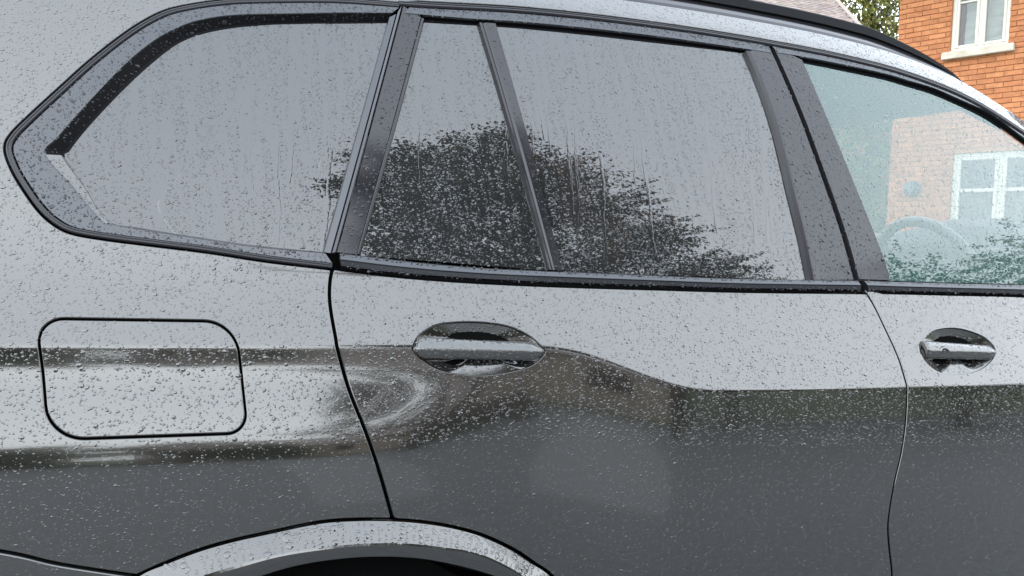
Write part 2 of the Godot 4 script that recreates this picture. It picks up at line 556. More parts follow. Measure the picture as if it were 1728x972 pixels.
	var q_in := spline(pts("0.213,1.6315 0.121,1.618 0.045,1.605 -0.053,1.588 -0.108,1.571 -0.144,1.551 -0.178,1.523 -0.215,1.480 -0.265,1.407 -0.301,1.350 -0.317,1.322 -0.276,1.274 -0.235,1.225 -0.224,1.221 -0.178,1.214 -0.106,1.205 -0.017,1.195 0.098,1.189"), 0.008)
	var q_gl := spline(pts("0.206,1.6205 0.121,1.607 0.045,1.596 -0.028,1.581 -0.080,1.566 -0.117,1.550 -0.143,1.533 -0.168,1.508 -0.205,1.463 -0.244,1.409 -0.274,1.363 -0.290,1.334 -0.295,1.324 -0.261,1.275 -0.229,1.227 -0.178,1.218 -0.106,1.209 -0.017,1.199 0.094,1.192"), 0.008)
	var i_out := nearest(q_band, Vector2(-0.355, 1.325)); var i_in := nearest(q_in, Vector2(-0.317, 1.322)); var i_gl := nearest(q_gl, Vector2(-0.295, 1.324))
	var frame := MB.new()
	var pr := [[0, -0.003], [0.05, 0.0004], [0.95, 0.0004], [1, -0.0006]]
	part("window_surround", band(q_band.slice(0, i_out + 1), q_in.slice(0, i_in + 1), pr, 0.008, false, false), M.frame, car)
	part("window_surround", band(q_band.slice(i_out), q_in.slice(i_in), pr, 0.008, false, false), M.frame, car)
	part("window_reveal", band(q_in.slice(0, i_in + 1), q_gl.slice(0, i_gl + 1), [[0, -0.0006], [0.75, -0.015], [1, -0.0165]], 0.006, false, false), M.rail, car)
	part("window_reveal", band(q_in.slice(i_in), q_gl.slice(i_gl), [[0, -0.0006], [0.88, -0.0045], [1, -0.0165]], 0.006, false, false), M.paint, car)
	part("quarter_window", panel(q_gl, [], -0.016, 0.03, 0.03, false, false), M.privacy, car)
	var zf := q_band.duplicate(); zf.append_array(rev(q_in))
	if not mir:
		zones.append(["reveal", q_in.slice(0, i_in + 1), q_gl.slice(0, i_gl + 1), 0.75, -0.015, 260])
		zones.append(["reveal", q_in.slice(i_in, i_in + 24), q_gl.slice(i_gl, i_gl + 22), 0.88, -0.0045, 150])
	zone("frame", zf, [], 0.0004, 60000, 0.00085, 0.42)
	zone("glass", q_gl, [], -0.016, 84000, 0.00078, 0.44)
	# --- rear pillar strips between quarter window and rear door
	var q_r := pts("0.206,1.621 0.094,1.191"); var rub := pts("0.2225,1.6315 0.1085,1.189"); var gap := pts("0.2325,1.650 0.1155,1.192")
	part("pillar_strip", band(q_r, rub, [[0, -0.012], [0.15, 0.0], [0.85, 0.001], [1, -0.002]], 0.01), M.frame, car)
	part("pillar_gasket", band(rub, gap, [[0, -0.002], [0.1, 0.003], [0.8, 0.003], [1, -0.003]], 0.01), M.strip, car)
	# --- rear door frame and glass
	var rt_seal := spline(pts("0.236,1.6335 0.369,1.641 0.465,1.649 0.617,1.656 0.780,1.660 0.980,1.660 1.046,1.659"))
	var rt_gl := spline(pts("0.272,1.627 0.369,1.635 0.464,1.642 0.616,1.648 0.779,1.652 0.972,1.657"))
	var drip_r := PackedVector2Array(); var drip_f := PackedVector2Array()
	for p in shifted(drip_b, -0.001):
		if p.x > 0.233 and p.x < 1.040: drip_r.append(p)
		if p.x > 1.044 and p.x < 2.25: drip_f.append(p)
	part("drip_moulding", band(drip_t, drip_b, [[0, -0.004], [0.1, 0.001], [0.3, 0.003], [0.45, 0.0015], [0.52, -0.001], [0.6, 0.0035], [0.9, 0.003], [1, -0.004]], 0.012, true), M.seal, car)
	part("door_frame", band(drip_r, rt_seal.slice(0, rt_seal.size() - 1), [[0, -0.004], [0.06, 0.0], [0.92, 0.001], [1, -0.003]], 0.012), M.frame, car)
	var zd := drip_r.duplicate(); zd.append_array(rev(rt_seal))
	zone("frame", zd, [], 0.0005, 60000, 0.0009, 0.42)
	var p_l := pts("0.272,1.628 0.154,1.189"); var p_r := pts("0.376,1.636 0.491,1.175"); var m_l := pts("0.414,1.639 0.520,1.174")
	var m_r := spline(pts("0.972,1.657 0.993,1.586 1.014,1.489 1.031,1.358 1.047,1.260 1.059,1.174"))
	var b_r := spline(pts("0.984,1.658 1.007,1.588 1.028,1.491 1.046,1.359 1.062,1.261 1.073,1.174"))
	var b_gap := spline(pts("1.042,1.679 1.061,1.621 1.089,1.530 1.115,1.434 1.136,1.358 1.160,1.270 1.180,1.178"))
	part("rear_pillar", band(shifted(gap, 0.001), p_l, [[0, -0.012], [0.03, 0.0], [0.86, 0.0], [0.88, -0.001]], 0.02), M.pillar, car)
	part("window_gasket", band(shifted(p_l, -0.0045), shifted(p_l, 0.0025), [[0, 0.0], [0.2, 0.002], [0.55, 0.0015], [1, -0.008]], 0.02, true), M.seal, car)
	zone("pillar", quadl(shifted(gap, 0.006), shifted(p_l, -0.005)), [], 0.0, 30000, 0.0011, 0.5)
	part("window_gasket", band(rt_seal.slice(4, rt_seal.size() - 6), rt_gl, [[0, -0.003], [0.15, -0.010], [1, -0.0065]], 0.012, false, false), M.rubber, car)
	part("rear_window", panel(quadl(p_l, p_r), [], -0.008, 0.03, 0.03, false, false), M.privacy, car)
	zone("glass", quadl(p_l, p_r), [], -0.008, 84000, 0.00078, 0.44)
	part("divider_bar", band(p_r, m_l, [[0, -0.008], [0.08, 0.001], [0.2, 0.0015], [0.28, -0.001], [0.36, 0.001], [0.42, 0.0015], [0.92, 0.0015], [1, -0.008]], 0.02), M.pillar, car)
	zone("pillar", quadl(shifted(p_r, 0.016), shifted(m_l, -0.003)), [], 0.0015, 52000, 0.0008, 0.45)
	var main_gl := m_l.duplicate(); main_gl.append_array(rev(m_r))
	for i in range(rt_gl.size() - 1, -1, -1):
		if rt_gl[i].x > 0.42 and rt_gl[i].x < 0.966: main_gl.append(rt_gl[i])
	part("rear_window", panel(main_gl, [], -0.008, 0.03, 0.03, false, false), M.privacy, car)
	zone("glass", main_gl, [], -0.008, 84000, 0.00078, 0.44)
	part("window_gasket", band(m_r, b_r, [[0, -0.008], [0.25, 0.0], [0.85, 0.001], [1, -0.001]], 0.02), M.strip if false else M.seal, car)
	part("centre_pillar", band(b_r, shifted(b_gap, -0.0035), [[0, -0.003], [0.05, 0.0], [0.96, 0.0], [1, -0.012]], 0.02), M.pillar, car)
	zone("pillar", quadl(shifted(b_r, 0.002), shifted(b_gap, -0.005)), [], 0.0, 42000, 0.0009, 0.48)
	# --- front door frame and glass
	var f_l := spline(pts("1.122,1.654 1.147,1.573 1.172,1.491 1.221,1.342 1.256,1.242 1.273,1.179"))
	var ft_seal := spline(pts("1.060,1.662 1.119,1.662 1.241,1.657 1.353,1.650 1.421,1.641 1.490,1.632 1.559,1.614 1.629,1.595 1.675,1.576 1.720,1.552 1.752,1.534 1.88,1.467 2.0,1.395 2.15,1.29 2.24,1.20"))
	var ft_gl := spline(pts("1.122,1.654 1.239,1.648 1.351,1.641 1.418,1.632 1.487,1.622 1.556,1.605 1.625,1.584 1.671,1.565 1.717,1.541 1.749,1.523 1.88,1.455 2.0,1.38 2.14,1.28 2.23,1.182"))
	part("door_frame", band(drip_f, ft_seal, [[0, -0.004], [0.06, 0.0], [0.92, 0.001], [1, -0.003]], 0.012), M.frame, car)
	var zff := drip_f.duplicate(); zff.append_array(rev(ft_seal))
	zone("frame", zff, [], 0.0005, 60000, 0.0008, 0.42)
	part("window_gasket", band(ft_seal.slice(6), ft_gl, [[0, -0.003], [0.15, -0.010], [1, -0.0065]], 0.012, false, false), M.rubber, car)
	part("centre_pillar", band(shifted(b_gap, 0.0035), f_l, [[0, -0.012], [0.05, 0.0], [0.97, 0.0], [1, -0.008]], 0.02), M.pillar, car)
	zone("pillar", quadl(shifted(b_gap, 0.005), shifted(f_l, -0.002)), [], 0.0, 42000, 0.0009, 0.48)
	var fgl := f_l.duplicate()
	fgl.append_array(pts("1.432,1.180 1.662,1.182 2.0,1.185"))
	fgl.append_array(rev(ft_gl).slice(1, ft_gl.size() - 1))
	part("front_window", panel(fgl, [], -0.008, 0.03, 0.03, false, false), M.clear, car)
	zone("front", fgl, [], -0.008, 90000, 0.00074, 0.44)
	# --- waist trim
	var bt_r := PackedVector2Array(); var bb_r := PackedVector2Array(); var bt_f := PackedVector2Array(); var bb_f := PackedVector2Array()
	for p in belt_top:
		if p.x > 0.119 and p.x < 1.183: bt_r.append(p)
		if p.x > 1.190: bt_f.append(p)
	for p in belt:
		if p.x > 0.117 and p.x < 1.192: bb_r.append(p)
		if p.x > 1.199: bb_f.append(p)
	var prof := [[0, -0.008], [0.04, 0.003], [0.12, 0.0065], [0.40, 0.0105], [0.47, 0.0112], [0.53, 0.0095], [0.56, 0.0100], [0.84, 0.0065], [0.88, -0.002], [1.0, -0.009]]
	part("waist_trim", band(bt_r, bb_r, prof, 0.012), M.frame, car)
	part("waist_trim", band(bt_f, bb_f, prof, 0.012), M.frame, car)
	zone("belt", quadl(bt_r, bb_r), [], 0.0085, 45000, 0.0009, 0.4)
	zone("belt", quadl(bt_f, bb_f), [], 0.0085, 45000, 0.0009, 0.4)

func rounded(c: PackedVector2Array, r: Array) -> PackedVector2Array:    # a polygon with rounded corners
	var q := PackedVector2Array()
	for i in c.size():
		var p := c[i]
		var a: Vector2 = p + (c[(i - 1 + c.size()) % c.size()] - p).normalized() * r[i]
		var b: Vector2 = p + (c[(i + 1) % c.size()] - p).normalized() * r[i]
		for k in 13:
			var t := k / 12.0
			q.append(a.bezier_interpolate(a.lerp(p, 0.56), b.lerp(p, 0.56), b, t))
	return q

func quadl(a: PackedVector2Array, b: PackedVector2Array) -> PackedVector2Array:
	var r := a.duplicate(); r.append_array(rev(b)); return r

func nearest(p: PackedVector2Array, q: Vector2) -> int:
	var best := 0
	for i in p.size():
		if p[i].distance_to(q) < p[best].distance_to(q): best = i
	return best

func arch_band(A: PackedVector2Array, Mid: PackedVector2Array, In: PackedVector2Array, first: int, last: int) -> MB:
	var mb := MB.new()
	var n := 120
	var a := resample(A, n); var m := resample(Mid, n); var b := resample(In, n)
	var rows := []
	for i in n:
		var q: Vector2 = b[i] + (b[i] - m[i]) * 0.4
		rows.append([at(a[i], -0.010), at(a[i], -0.001), at(a[i].lerp(m[i], 0.5), 0.0125), at(m[i].lerp(a[i], 0.06), 0.023), at(m[i].lerp(b[i], 0.06), 0.0245), at(m[i].lerp(b[i], 0.5), 0.0225), at(b[i], 0.018), at(q, 0.0), at(q, -0.08)])
	for k in range(first, last):
		var prev := []
		for i in n:
			var i0: int = max(i - 1, 0); var i1: int = min(i + 1, n - 1)
			var nn := []
			for w in [0, 1]:
				var g := Vector3.ZERO
				for kk in ([k - 1, k] if w == 0 else [k, k + 1]):
					if kk < 0 or kk > 7: continue
					if kk != k and (mini(kk, k) in [0, 2, 3, 5, 6, 7]): continue
					var e: Vector3 = (rows[i1][kk] - rows[i0][kk]).cross(rows[i][kk + 1] - rows[i][kk])
					if e.dot(nrm(m[i].x, m[i].y)) < 0 and kk < 6: e = -e
					if kk >= 6 and e.dot(Vector3(0.15, 0.36, 0) - rows[i][kk]) < 0: e = -e
					g += e.normalized()
				nn.append(g.normalized())
			var c := [mb.add(fl(rows[i][k]), fn(nn[0])), mb.add(fl(rows[i][k + 1]), fn(nn[1]))]
			if prev.size(): mb.quad(prev[0], prev[1], c[1], c[0])
			prev = c
	return mb

func handle(door: Node3D, cup: PackedVector2Array, mid: Vector2, deep: float, keyhole: bool) -> void:
	# dished recess behind the grip
	var mb := MB.new()
	var rings := 12
	var q := densify(cup, 0.006)
	var cx0 := 1e9; var cx1 := -1e9
	for p in cup: cx0 = minf(cx0, p.x); cx1 = maxf(cx1, p.x)
	var pos := []
	for r in rings + 1:
		var s := 1.0 - float(r) / rings
		var row := []
		for p in q:
			var w := mid.lerp(p, s)
			var fx := (p.x - cx0) / (cx1 - cx0)
			var lit := smoothstep(0.22, 0.32, fx) * (1.0 - smoothstep(0.80, 0.90, fx)) if not keyhole else smoothstep(0.16, 0.28, fx) * (1.0 - smoothstep(0.54, 0.74, fx))
			var pw := lerpf(lerpf(1.9, 0.62, lit), 1.25, smoothstep(-0.012, 0.022, p.y - mid.y))
			row.append(Vector3(w.x, w.y, side(w.x, w.y) - 0.0025 - deep * (1.0 - pow(s, pw))))
		pos.append(row)
	var k := q.size()
	var id := []
	for r in rings + 1:
		var row := []
		for i in k:
			var du: Vector3 = pos[r][(i + 1) % k] - pos[r][(i - 1 + k) % k]
			var dv: Vector3 = pos[min(r + 1, rings)][i] - pos[max(r - 1, 0)][i]
			var g := du.cross(dv).normalized()
			if r == rings: g = Vector3(0, 0, 1)
			if g.z < 0: g = -g
			row.append(mb.add(fl(pos[r][i]), fn(g)))
		id.append(row)
	for r in rings:
		for i in k:
			mb.quad(id[r][i], id[r][(i + 1) % k], id[r + 1][(i + 1) % k], id[r + 1][i])
	var cupn := part("handle_recess", mb, M.paint, door)
	# grip
	var x0 := 1e9; var x1 := -1e9
	for p in cup: x0 = minf(x0, p.x); x1 = maxf(x1, p.x)
	var g2 := MB.new()
	var n := 48
	var prev := []
	for i in n + 1:
		var u := float(i) / n
		var x := lerpf(x0 + (0.010 if keyhole else 0.004), x1 - 0.003, u)
		var endt := pow(clampf(sin(PI * clampf(u * 0.94 + 0.03, 0, 1)), 0, 1), 0.5 if not keyhole else 0.34)
		var tipw := clampf(minf(u / 0.10, (1.0 - u) / 0.14), 0, 1)
		if keyhole: tipw = clampf(minf(u / 0.03 + 0.55, (1.0 - u) / 0.14), 0, 1)
		tipw = sqrt(clampf(1.0 - (1.0 - tipw) * (1.0 - tipw), 0.0, 1.0))
		var c := lerpf(1.0400, 1.0355, u) - (0.002 if keyhole else 0.0)
		var top := c + 0.0185 * lerpf(0.25, 1.0, tipw) * (1.0 - 0.30 * u)
		var bot := c - 0.0170 * lerpf(0.15, 1.0, tipw)
		var zs := side(x, 1.036) + 0.011 * tipw - 0.002
		var sec := [Vector2(top - 0.002, zs - 0.017), Vector2(top, zs - 0.013), Vector2(top - 0.0015, zs - 0.0085), Vector2(c + 0.0022, zs + 0.0012), Vector2(c, zs + 0.0022), Vector2(c - 0.0022, zs + 0.0020), Vector2(bot + 0.004, zs - 0.0015), Vector2(bot + 0.001, zs - 0.004), Vector2(bot, zs - 0.008), Vector2(bot + 0.004, zs - 0.015)]
		var mount := maxf(1.0 - smoothstep(0.26, 0.36, u), smoothstep(0.86, 0.93, u))
		if mount > 0.0:
			var low: float = 0.011 * mount * tipw
			sec[8] = sec[8].lerp(Vector2(bot - low * 0.3, zs - 0.011), mount)
			sec[9] = sec[9].lerp(Vector2(bot - low, zs - 0.034), mount); sec[0] = sec[0].lerp(Vector2(top, zs - 0.030), mount)
		var ring := []
		for s in sec: ring.append(Vector3(x, s.x, s.y))
		if prev.size():
			pass
		prev.append(ring)
	var m := 10
	for s in m - 1:
		var last := []
		for i in n + 1:
			var i0: int = max(i - 1, 0); var i1: int = min(i + 1, n)
			var nn := []
			for w in [0, 1]:
				var e := Vector3.ZERO
				for ss in ([s - 1, s] if w == 0 else [s, s + 1]):
					if ss < 0 or ss > m - 2: continue
					var f: Vector3 = (prev[i1][ss] - prev[i0][ss]).cross(prev[i][ss + 1] - prev[i][ss]).normalized()
					var cen := Vector3(prev[i][ss].x, 1.037, prev[i][4].z - 0.015)
					if f.dot((prev[i][ss] + prev[i][ss + 1]) * 0.5 - cen) < 0: f = -f
					e += f
				nn.append(e.normalized())
			var cc := [g2.add(fl(prev[i][s]), fn(nn[0])), g2.add(fl(prev[i][s + 1]), fn(nn[1]))]
			if last.size(): g2.quad(last[0], last[1], cc[1], cc[0])
			last = cc
	for e in [0, n]:
		var dir := Vector3(-1.0 if e == 0 else 1.0, 0, 0.2)
		var c0 := g2.add(fl((prev[e][0] + prev[e][4] + prev[e][7]) / 3.0), fn(dir))
		for s in m:
			g2.tri(c0, g2.add(fl(prev[e][s]), fn(dir)), g2.add(fl(prev[e][(s + 1) % m]), fn(dir)))
	part("handle_grip", g2, M.paint, door)
	if not mir:
		zones.append(["grip", prev])
		zones.append(["cup", pos])
	if keyhole:
		var kh := MB.new()
		var cx := 1.352; var cy := 1.0375
		for i in 28:
			var row := []
			for w in [i, i + 1]:
				var an: float = TAU * w / 28.0
				for rr in [[0.6, 0.0052], [0.85, 0.0052], [1.0, 0.001]]:
					var x: float = cx + cos(an) * 0.0165 * rr[0]; var y: float = cy + sin(an) * 0.0095 * rr[0]
					row.append(Vector3(x, y, side(x, 1.036) + rr[1] + 0.0075 - absf(y - cy) * 0.45))
			var cc := Vector3(cx, cy, row[0].z)
			kh.face(fl(row[0]), fl(row[3]), fl(row[4]), fl(row[1]), fl(cc + Vector3(0, 0, -1)))
			kh.face(fl(row[1]), fl(row[4]), fl(row[5]), fl(row[2]), fl(cc + Vector3(0, 0, -0.02)))
			kh.tri(kh.add(fl(cc), fn(Vector3(0, 0, 1))), kh.add(fl(row[0]), fn(Vector3(0, 0, 1))), kh.add(fl(row[3]), fn(Vector3(0, 0, 1))))
		part("lock_cover", kh, M.paint, door)

# ---------------------------------------------------------------- rest of the car
func body_rest() -> void:
	# roof skin between the two roof sides
	var mb := MB.new()
	var grid := []
	var nxx := 46; var nz := 18
	for i in nxx + 1:
		var x := -0.78 + (1.62 + 0.78) * i / nxx
		var ye := roof_line(x) + 0.064
		var ze := side(x, ye)
		var row := []
		for j in nz + 1:
			var s := float(j) / nz
			row.append(Vector3(x, ye + 0.035 * (1.0 - pow(absf(2 * s - 1), 2.2)) * clampf((1.75 - x) / 0.5, 0.2, 1), lerpf(ze, FAR_Z - ze, s)))
		grid.append(row)
	sheet(mb, grid, Vector3.UP)
	part("roof", mb, M.paint, car)
	# headliner
	mb = MB.new()
	var low := []
	for row in grid:
		var r2 := []
		for j in row.size(): r2.append(row[j] + Vector3(0, -0.05 - 0.02 * absf(2.0 * j / nz - 1), 0))
		low.append(r2)
	sheet(mb, low.slice(4), Vector3.DOWN)
	part("headlining", mb, M.liner, car)
	# windscreen and bonnet
	mb = MB.new()
	var ws := []
	for i in 15:
		var t := i / 14.0
		var x := lerpf(1.62, 2.36, t)
		var ye := roof_line(x) + 0.062
		var ze := side(x, ye)
		var row := []
		for j in nz + 1:
			var s := float(j) / nz
			var c := 1.0 - pow(absf(2 * s - 1), 2.4)
			row.append(Vector3(x + 0.16 * c * t, ye + 0.03 * c, lerpf(ze, FAR_Z - ze, s)))
		ws.append(row)
	sheet(mb, ws, Vector3.UP)
	part("windscreen", mb, M.screen, car)
	mb = MB.new()
	var hood := []
	for i in 17:
		var t := i / 16.0
		var x := lerpf(2.38, 4.05, t)
		var row := []
		for j in nz + 1:
			var s := float(j) / nz
			var c := 1.0 - pow(absf(2 * s - 1), 3.0)
			var ys := lerpf(1.14, 0.92, t * t)
			row.append(Vector3(x + 0.14 * c * (1 - t) + 0.18 * c * t, ys + 0.10 * c * (1.0 - 0.35 * t), lerpf(side(x, ys) - 0.004, FAR_Z - side(x, ys) + 0.004, s)))
		hood.append(row)
	sheet(mb, hood, Vector3.UP)
	part("bonnet", mb, M.paint, car)
	# nose and tail
	mb = MB.new()
	var nose := []
	for k in [[0.0, 0.92], [0.05, 0.80], [0.06, 0.6], [0.03, 0.42], [-0.1, 0.30]]:
		var row := []
		for j in nz + 1:
			var s := float(j) / nz
			var c := 1.0 - pow(absf(2 * s - 1), 3.0)
			var zz := side(4.06, maxf(k[1], 0.4)) + 0.004
			row.append(Vector3(4.05 + k[0] + 0.18 * c, k[1] + (0.065 * c if k[0] == 0.0 else 0.0), lerpf(zz, FAR_Z - zz, s)))
		nose.append(row)
	sheet(mb, nose, Vector3.RIGHT)
	part("front_bumper", mb, M.paint, car)
	mb = MB.new()
	var tail := []
	for k in [1.62, 1.5, 1.35, 1.2, 1.05, 0.9, 0.7, 0.5, 0.30]:
		var row := []
		for j in nz + 1:
			var s := float(j) / nz
			var c := 1.0 - pow(absf(2 * s - 1), 3.0)
			var zz := side(-0.79, k)
			row.append(Vector3(-0.79 - (0.10 + 0.08 * clampf((1.2 - k) / 0.4, 0, 1)) * c, k, lerpf(zz, FAR_Z - zz, s)))
		tail.append(row)
	sheet(mb, tail, Vector3.LEFT)
	part("tailgate", mb, M.paint, car)
	# roof rails
	for far in [false, true]:
		mir = far
		var foot := MB.new(); var bar := MB.new(); var strip_ := []; var barr := []
		for i in 90:
			var x := -0.15 + 1.78 * i / 89.0
			var y := roof_line(x) + 0.064
			var z := side(x, y)
			var f := sqrt(clampf((1.635 - x) / 0.28, 0.0, 1.0)) * sqrt(clampf((x + 0.16) / 0.2, 0, 1))
			strip_.append([Vector3(x, y - 0.002, z + 0.001), Vector3(x, y + 0.006 * f, z - 0.003), Vector3(x, y + 0.030 * f, z - 0.010 - 0.014 * f)])
			barr.append([Vector3(x, y + 0.027 * f, z - 0.012 - 0.014 * f), Vector3(x, y + 0.030 * f, z - 0.010 - 0.006 * f), Vector3(x, y + 0.050 * f, z - 0.010 - 0.010 * f), Vector3(x, y + 0.0535 * f, z - 0.012 - 0.012 * f), Vector3(x, y + 0.055 * f, z - 0.012 - 0.026 * f), Vector3(x, y + 0.045 * f, z - 0.012 - 0.04 * f), Vector3(x, y - 0.01, z - 0.012 - 0.045 * f)])
		sheet_hard(foot, strip_); sheet_hard(bar, barr)
		var rail := part("roof_rail", bar, M.rail, car)
		part("rail_base", foot, M.pillar, rail)
	mir = false
	# wheels
	for w in [[0.155, -0.13], [3.15, -0.13], [0.155, FAR_Z + 0.13], [3.15, FAR_Z + 0.13]]:
		wheel(Vector3(w[0], 0.345, w[1]), -1.0 if w[1] < -1.0 else 1.0)
	# arch liners and floor
	for cx in [0.155, 3.15]:
		for sgn in [0, 1]:
			mb = MB.new()
			var prev := []
			for i in 25:
				var an := PI * i / 24.0
				var p := Vector3(cx - 0.425 * cos(an), 0.36 + 0.385 * sin(an), 0)
				var z0 := 0.055; var z1 := -0.42
				if sgn == 1: z0 = FAR_Z - 0.055; z1 = FAR_Z + 0.42
				var d := (Vector3(cx, 0.36, 0) - p).normalized()
				var c := [mb.add(p + Vector3(0, 0, z0), d), mb.add(p + Vector3(0, 0, z1), d), mb.add(p + Vector3(0, 0, z1), Vector3(0, 0, 1)), mb.add(Vector3(p.x, 0.3, z1), Vector3(0, 0, 1))]
				if prev.size():
					mb.quad(prev[0], c[0], c[1], prev[1]); mb.quad(prev[2], c[2], c[3], prev[3])
				prev = c
			part("arch_liner", mb, M.dark, car)
	mb = MB.new()
	mb.box(Vector3(1.6, 0.36, -0.93), Vector3(4.7, 0.10, 1.0), Basis.IDENTITY, 0.02)
	mb.box(Vector3(1.65, 0.36, -0.93), Vector3(2.05, 0.12, 1.72), Basis.IDENTITY, 0.02)
	part("floor_pan", mb, M.dark, car)
	# tail lamps (outside the frame, round the corner)
	for sgn in [0, 1]:
		mir = sgn == 1
		part("tail_lamp", band(pts("-0.79,1.10 -0.62,1.08"), pts("-0.79,0.98 -0.66,0.99"), [[0, 0.001], [0.1, 0.006], [0.9, 0.006], [1, 0.001]]), M.lamp, car)
	mir = false
	# door mirrors, ahead of the frame
	for sgn in [0, 1]:
		mir = sgn == 1
		mb = MB.new()
		var g := []
		for i in 13:
			var u := PI * i / 12.0
			var row := []
			for j in 17:
				var w := TAU * j / 16.0
				row.append(fl(Vector3(2.18 + 0.075 * cos(u) + 0.02, 1.245 + 0.085 * sin(u) * sin(w), 0.16 + 0.13 * sin(u) * cos(w))))
			g.append(row)
		sheet(mb, g, Vector3.ZERO, fl(Vector3(2.2, 1.245, 0.16)))
		mb.tube([fl(Vector3(2.18, 1.18, -0.02)), fl(Vector3(2.19, 1.19, 0.08))], [0.03, 0.025])
		part("door_mirror", mb, M.paint, car)
	mir = false

func sheet(mb: MB, g: Array, facing: Vector3, away := Vector3.INF) -> void:
	var nr := g.size(); var nc: int = g[0].size()
	var id := []
	for i in nr:
		var row := []
		for j in nc:
			var n: Vector3 = (g[min(i + 1, nr - 1)][j] - g[max(i - 1, 0)][j]).cross(g[i][min(j + 1, nc - 1)] - g[i][max(j - 1, 0)])
			if n.length() < 1e-12: n = (g[i][j] - away) if away != Vector3.INF else facing
			n = n.normalized()
			var f: Vector3 = (g[i][j] - away) if away != Vector3.INF else facing
			if n.dot(f) < 0: n = -n
			row.append(mb.add(g[i][j], n, Vector2(float(i) / nr, float(j) / nc)))
		id.append(row)
	for i in nr - 1:
		for j in nc - 1:
			mb.quad(id[i][j], id[i + 1][j], id[i + 1][j + 1], id[i][j + 1])

func sheet_hard(mb: MB, rows: Array) -> void:
	var n := rows.size(); var m: int = rows[0].size()
	for k in m - 1:
		var prev := []
		for i in n:
			var along: Vector3 = rows[min(i + 1, n - 1)][k] - rows[max(i - 1, 0)][k]
			var g := along.cross(rows[i][k + 1] - rows[i][k]).normalized()
			var c0: Vector3 = rows[i][0].lerp(rows[i][m - 1], 0.5) + Vector3(0, 0, -0.03)
			if g.dot((rows[i][k] + rows[i][k + 1]) * 0.5 - c0) < 0: g = -g
			var c := [mb.add(fl(rows[i][k]), fn(g)), mb.add(fl(rows[i][k + 1]), fn(g))]
			if prev.size(): mb.quad(prev[0], prev[1], c[1], c[0])
			prev = c

func wheel(c: Vector3, s: float) -> void:
	var root := Node3D.new()
	root.name = "wheel"; root.position = c
	car.add_child(root, true)
	var mb := MB.new()
	var prof := [[0.24, 0.10], [0.30, 0.125], [0.335, 0.11], [0.345, 0.08], [0.345, -0.08], [0.33, -0.12], [0.24, -0.12]]
	var g := []
	for i in 41:
		var an := TAU * i / 40.0
		var row := []
		for p in prof: row.append(Vector3(cos(an) * p[0], sin(an) * p[0], p[1] * s))
		g.append(row)
	for i in 40:
		for j in prof.size() - 1:
			mb.face(g[i][j], g[i + 1][j], g[i + 1][j + 1], g[i][j + 1], Vector3(g[i][j].x, g[i][j].y, 0) * 0.75)
	part("tyre", mb, M.tyre, root)
	mb = MB.new()
	for k in 5:
		for w in [-0.16, 0.16]:
			var an: float = TAU * k / 5.0 + w
			mb.tube([Vector3(0, 0, 0.07 * s), Vector3(cos(an) * 0.12, sin(an) * 0.12, 0.085 * s), Vector3(cos(an) * 0.235, sin(an) * 0.235, 0.09 * s)], [0.03, 0.022, 0.02], 6)
	var ring := []
	for i in 33: ring.append(Vector3(cos(TAU * i / 32.0) * 0.236, sin(TAU * i / 32.0) * 0.236, 0.09 * s))
	var rr := []
	for i in 33: rr.append(0.012)
	mb.tube(ring, rr, 6, false)
	part("rim", mb, M.alloy, root)

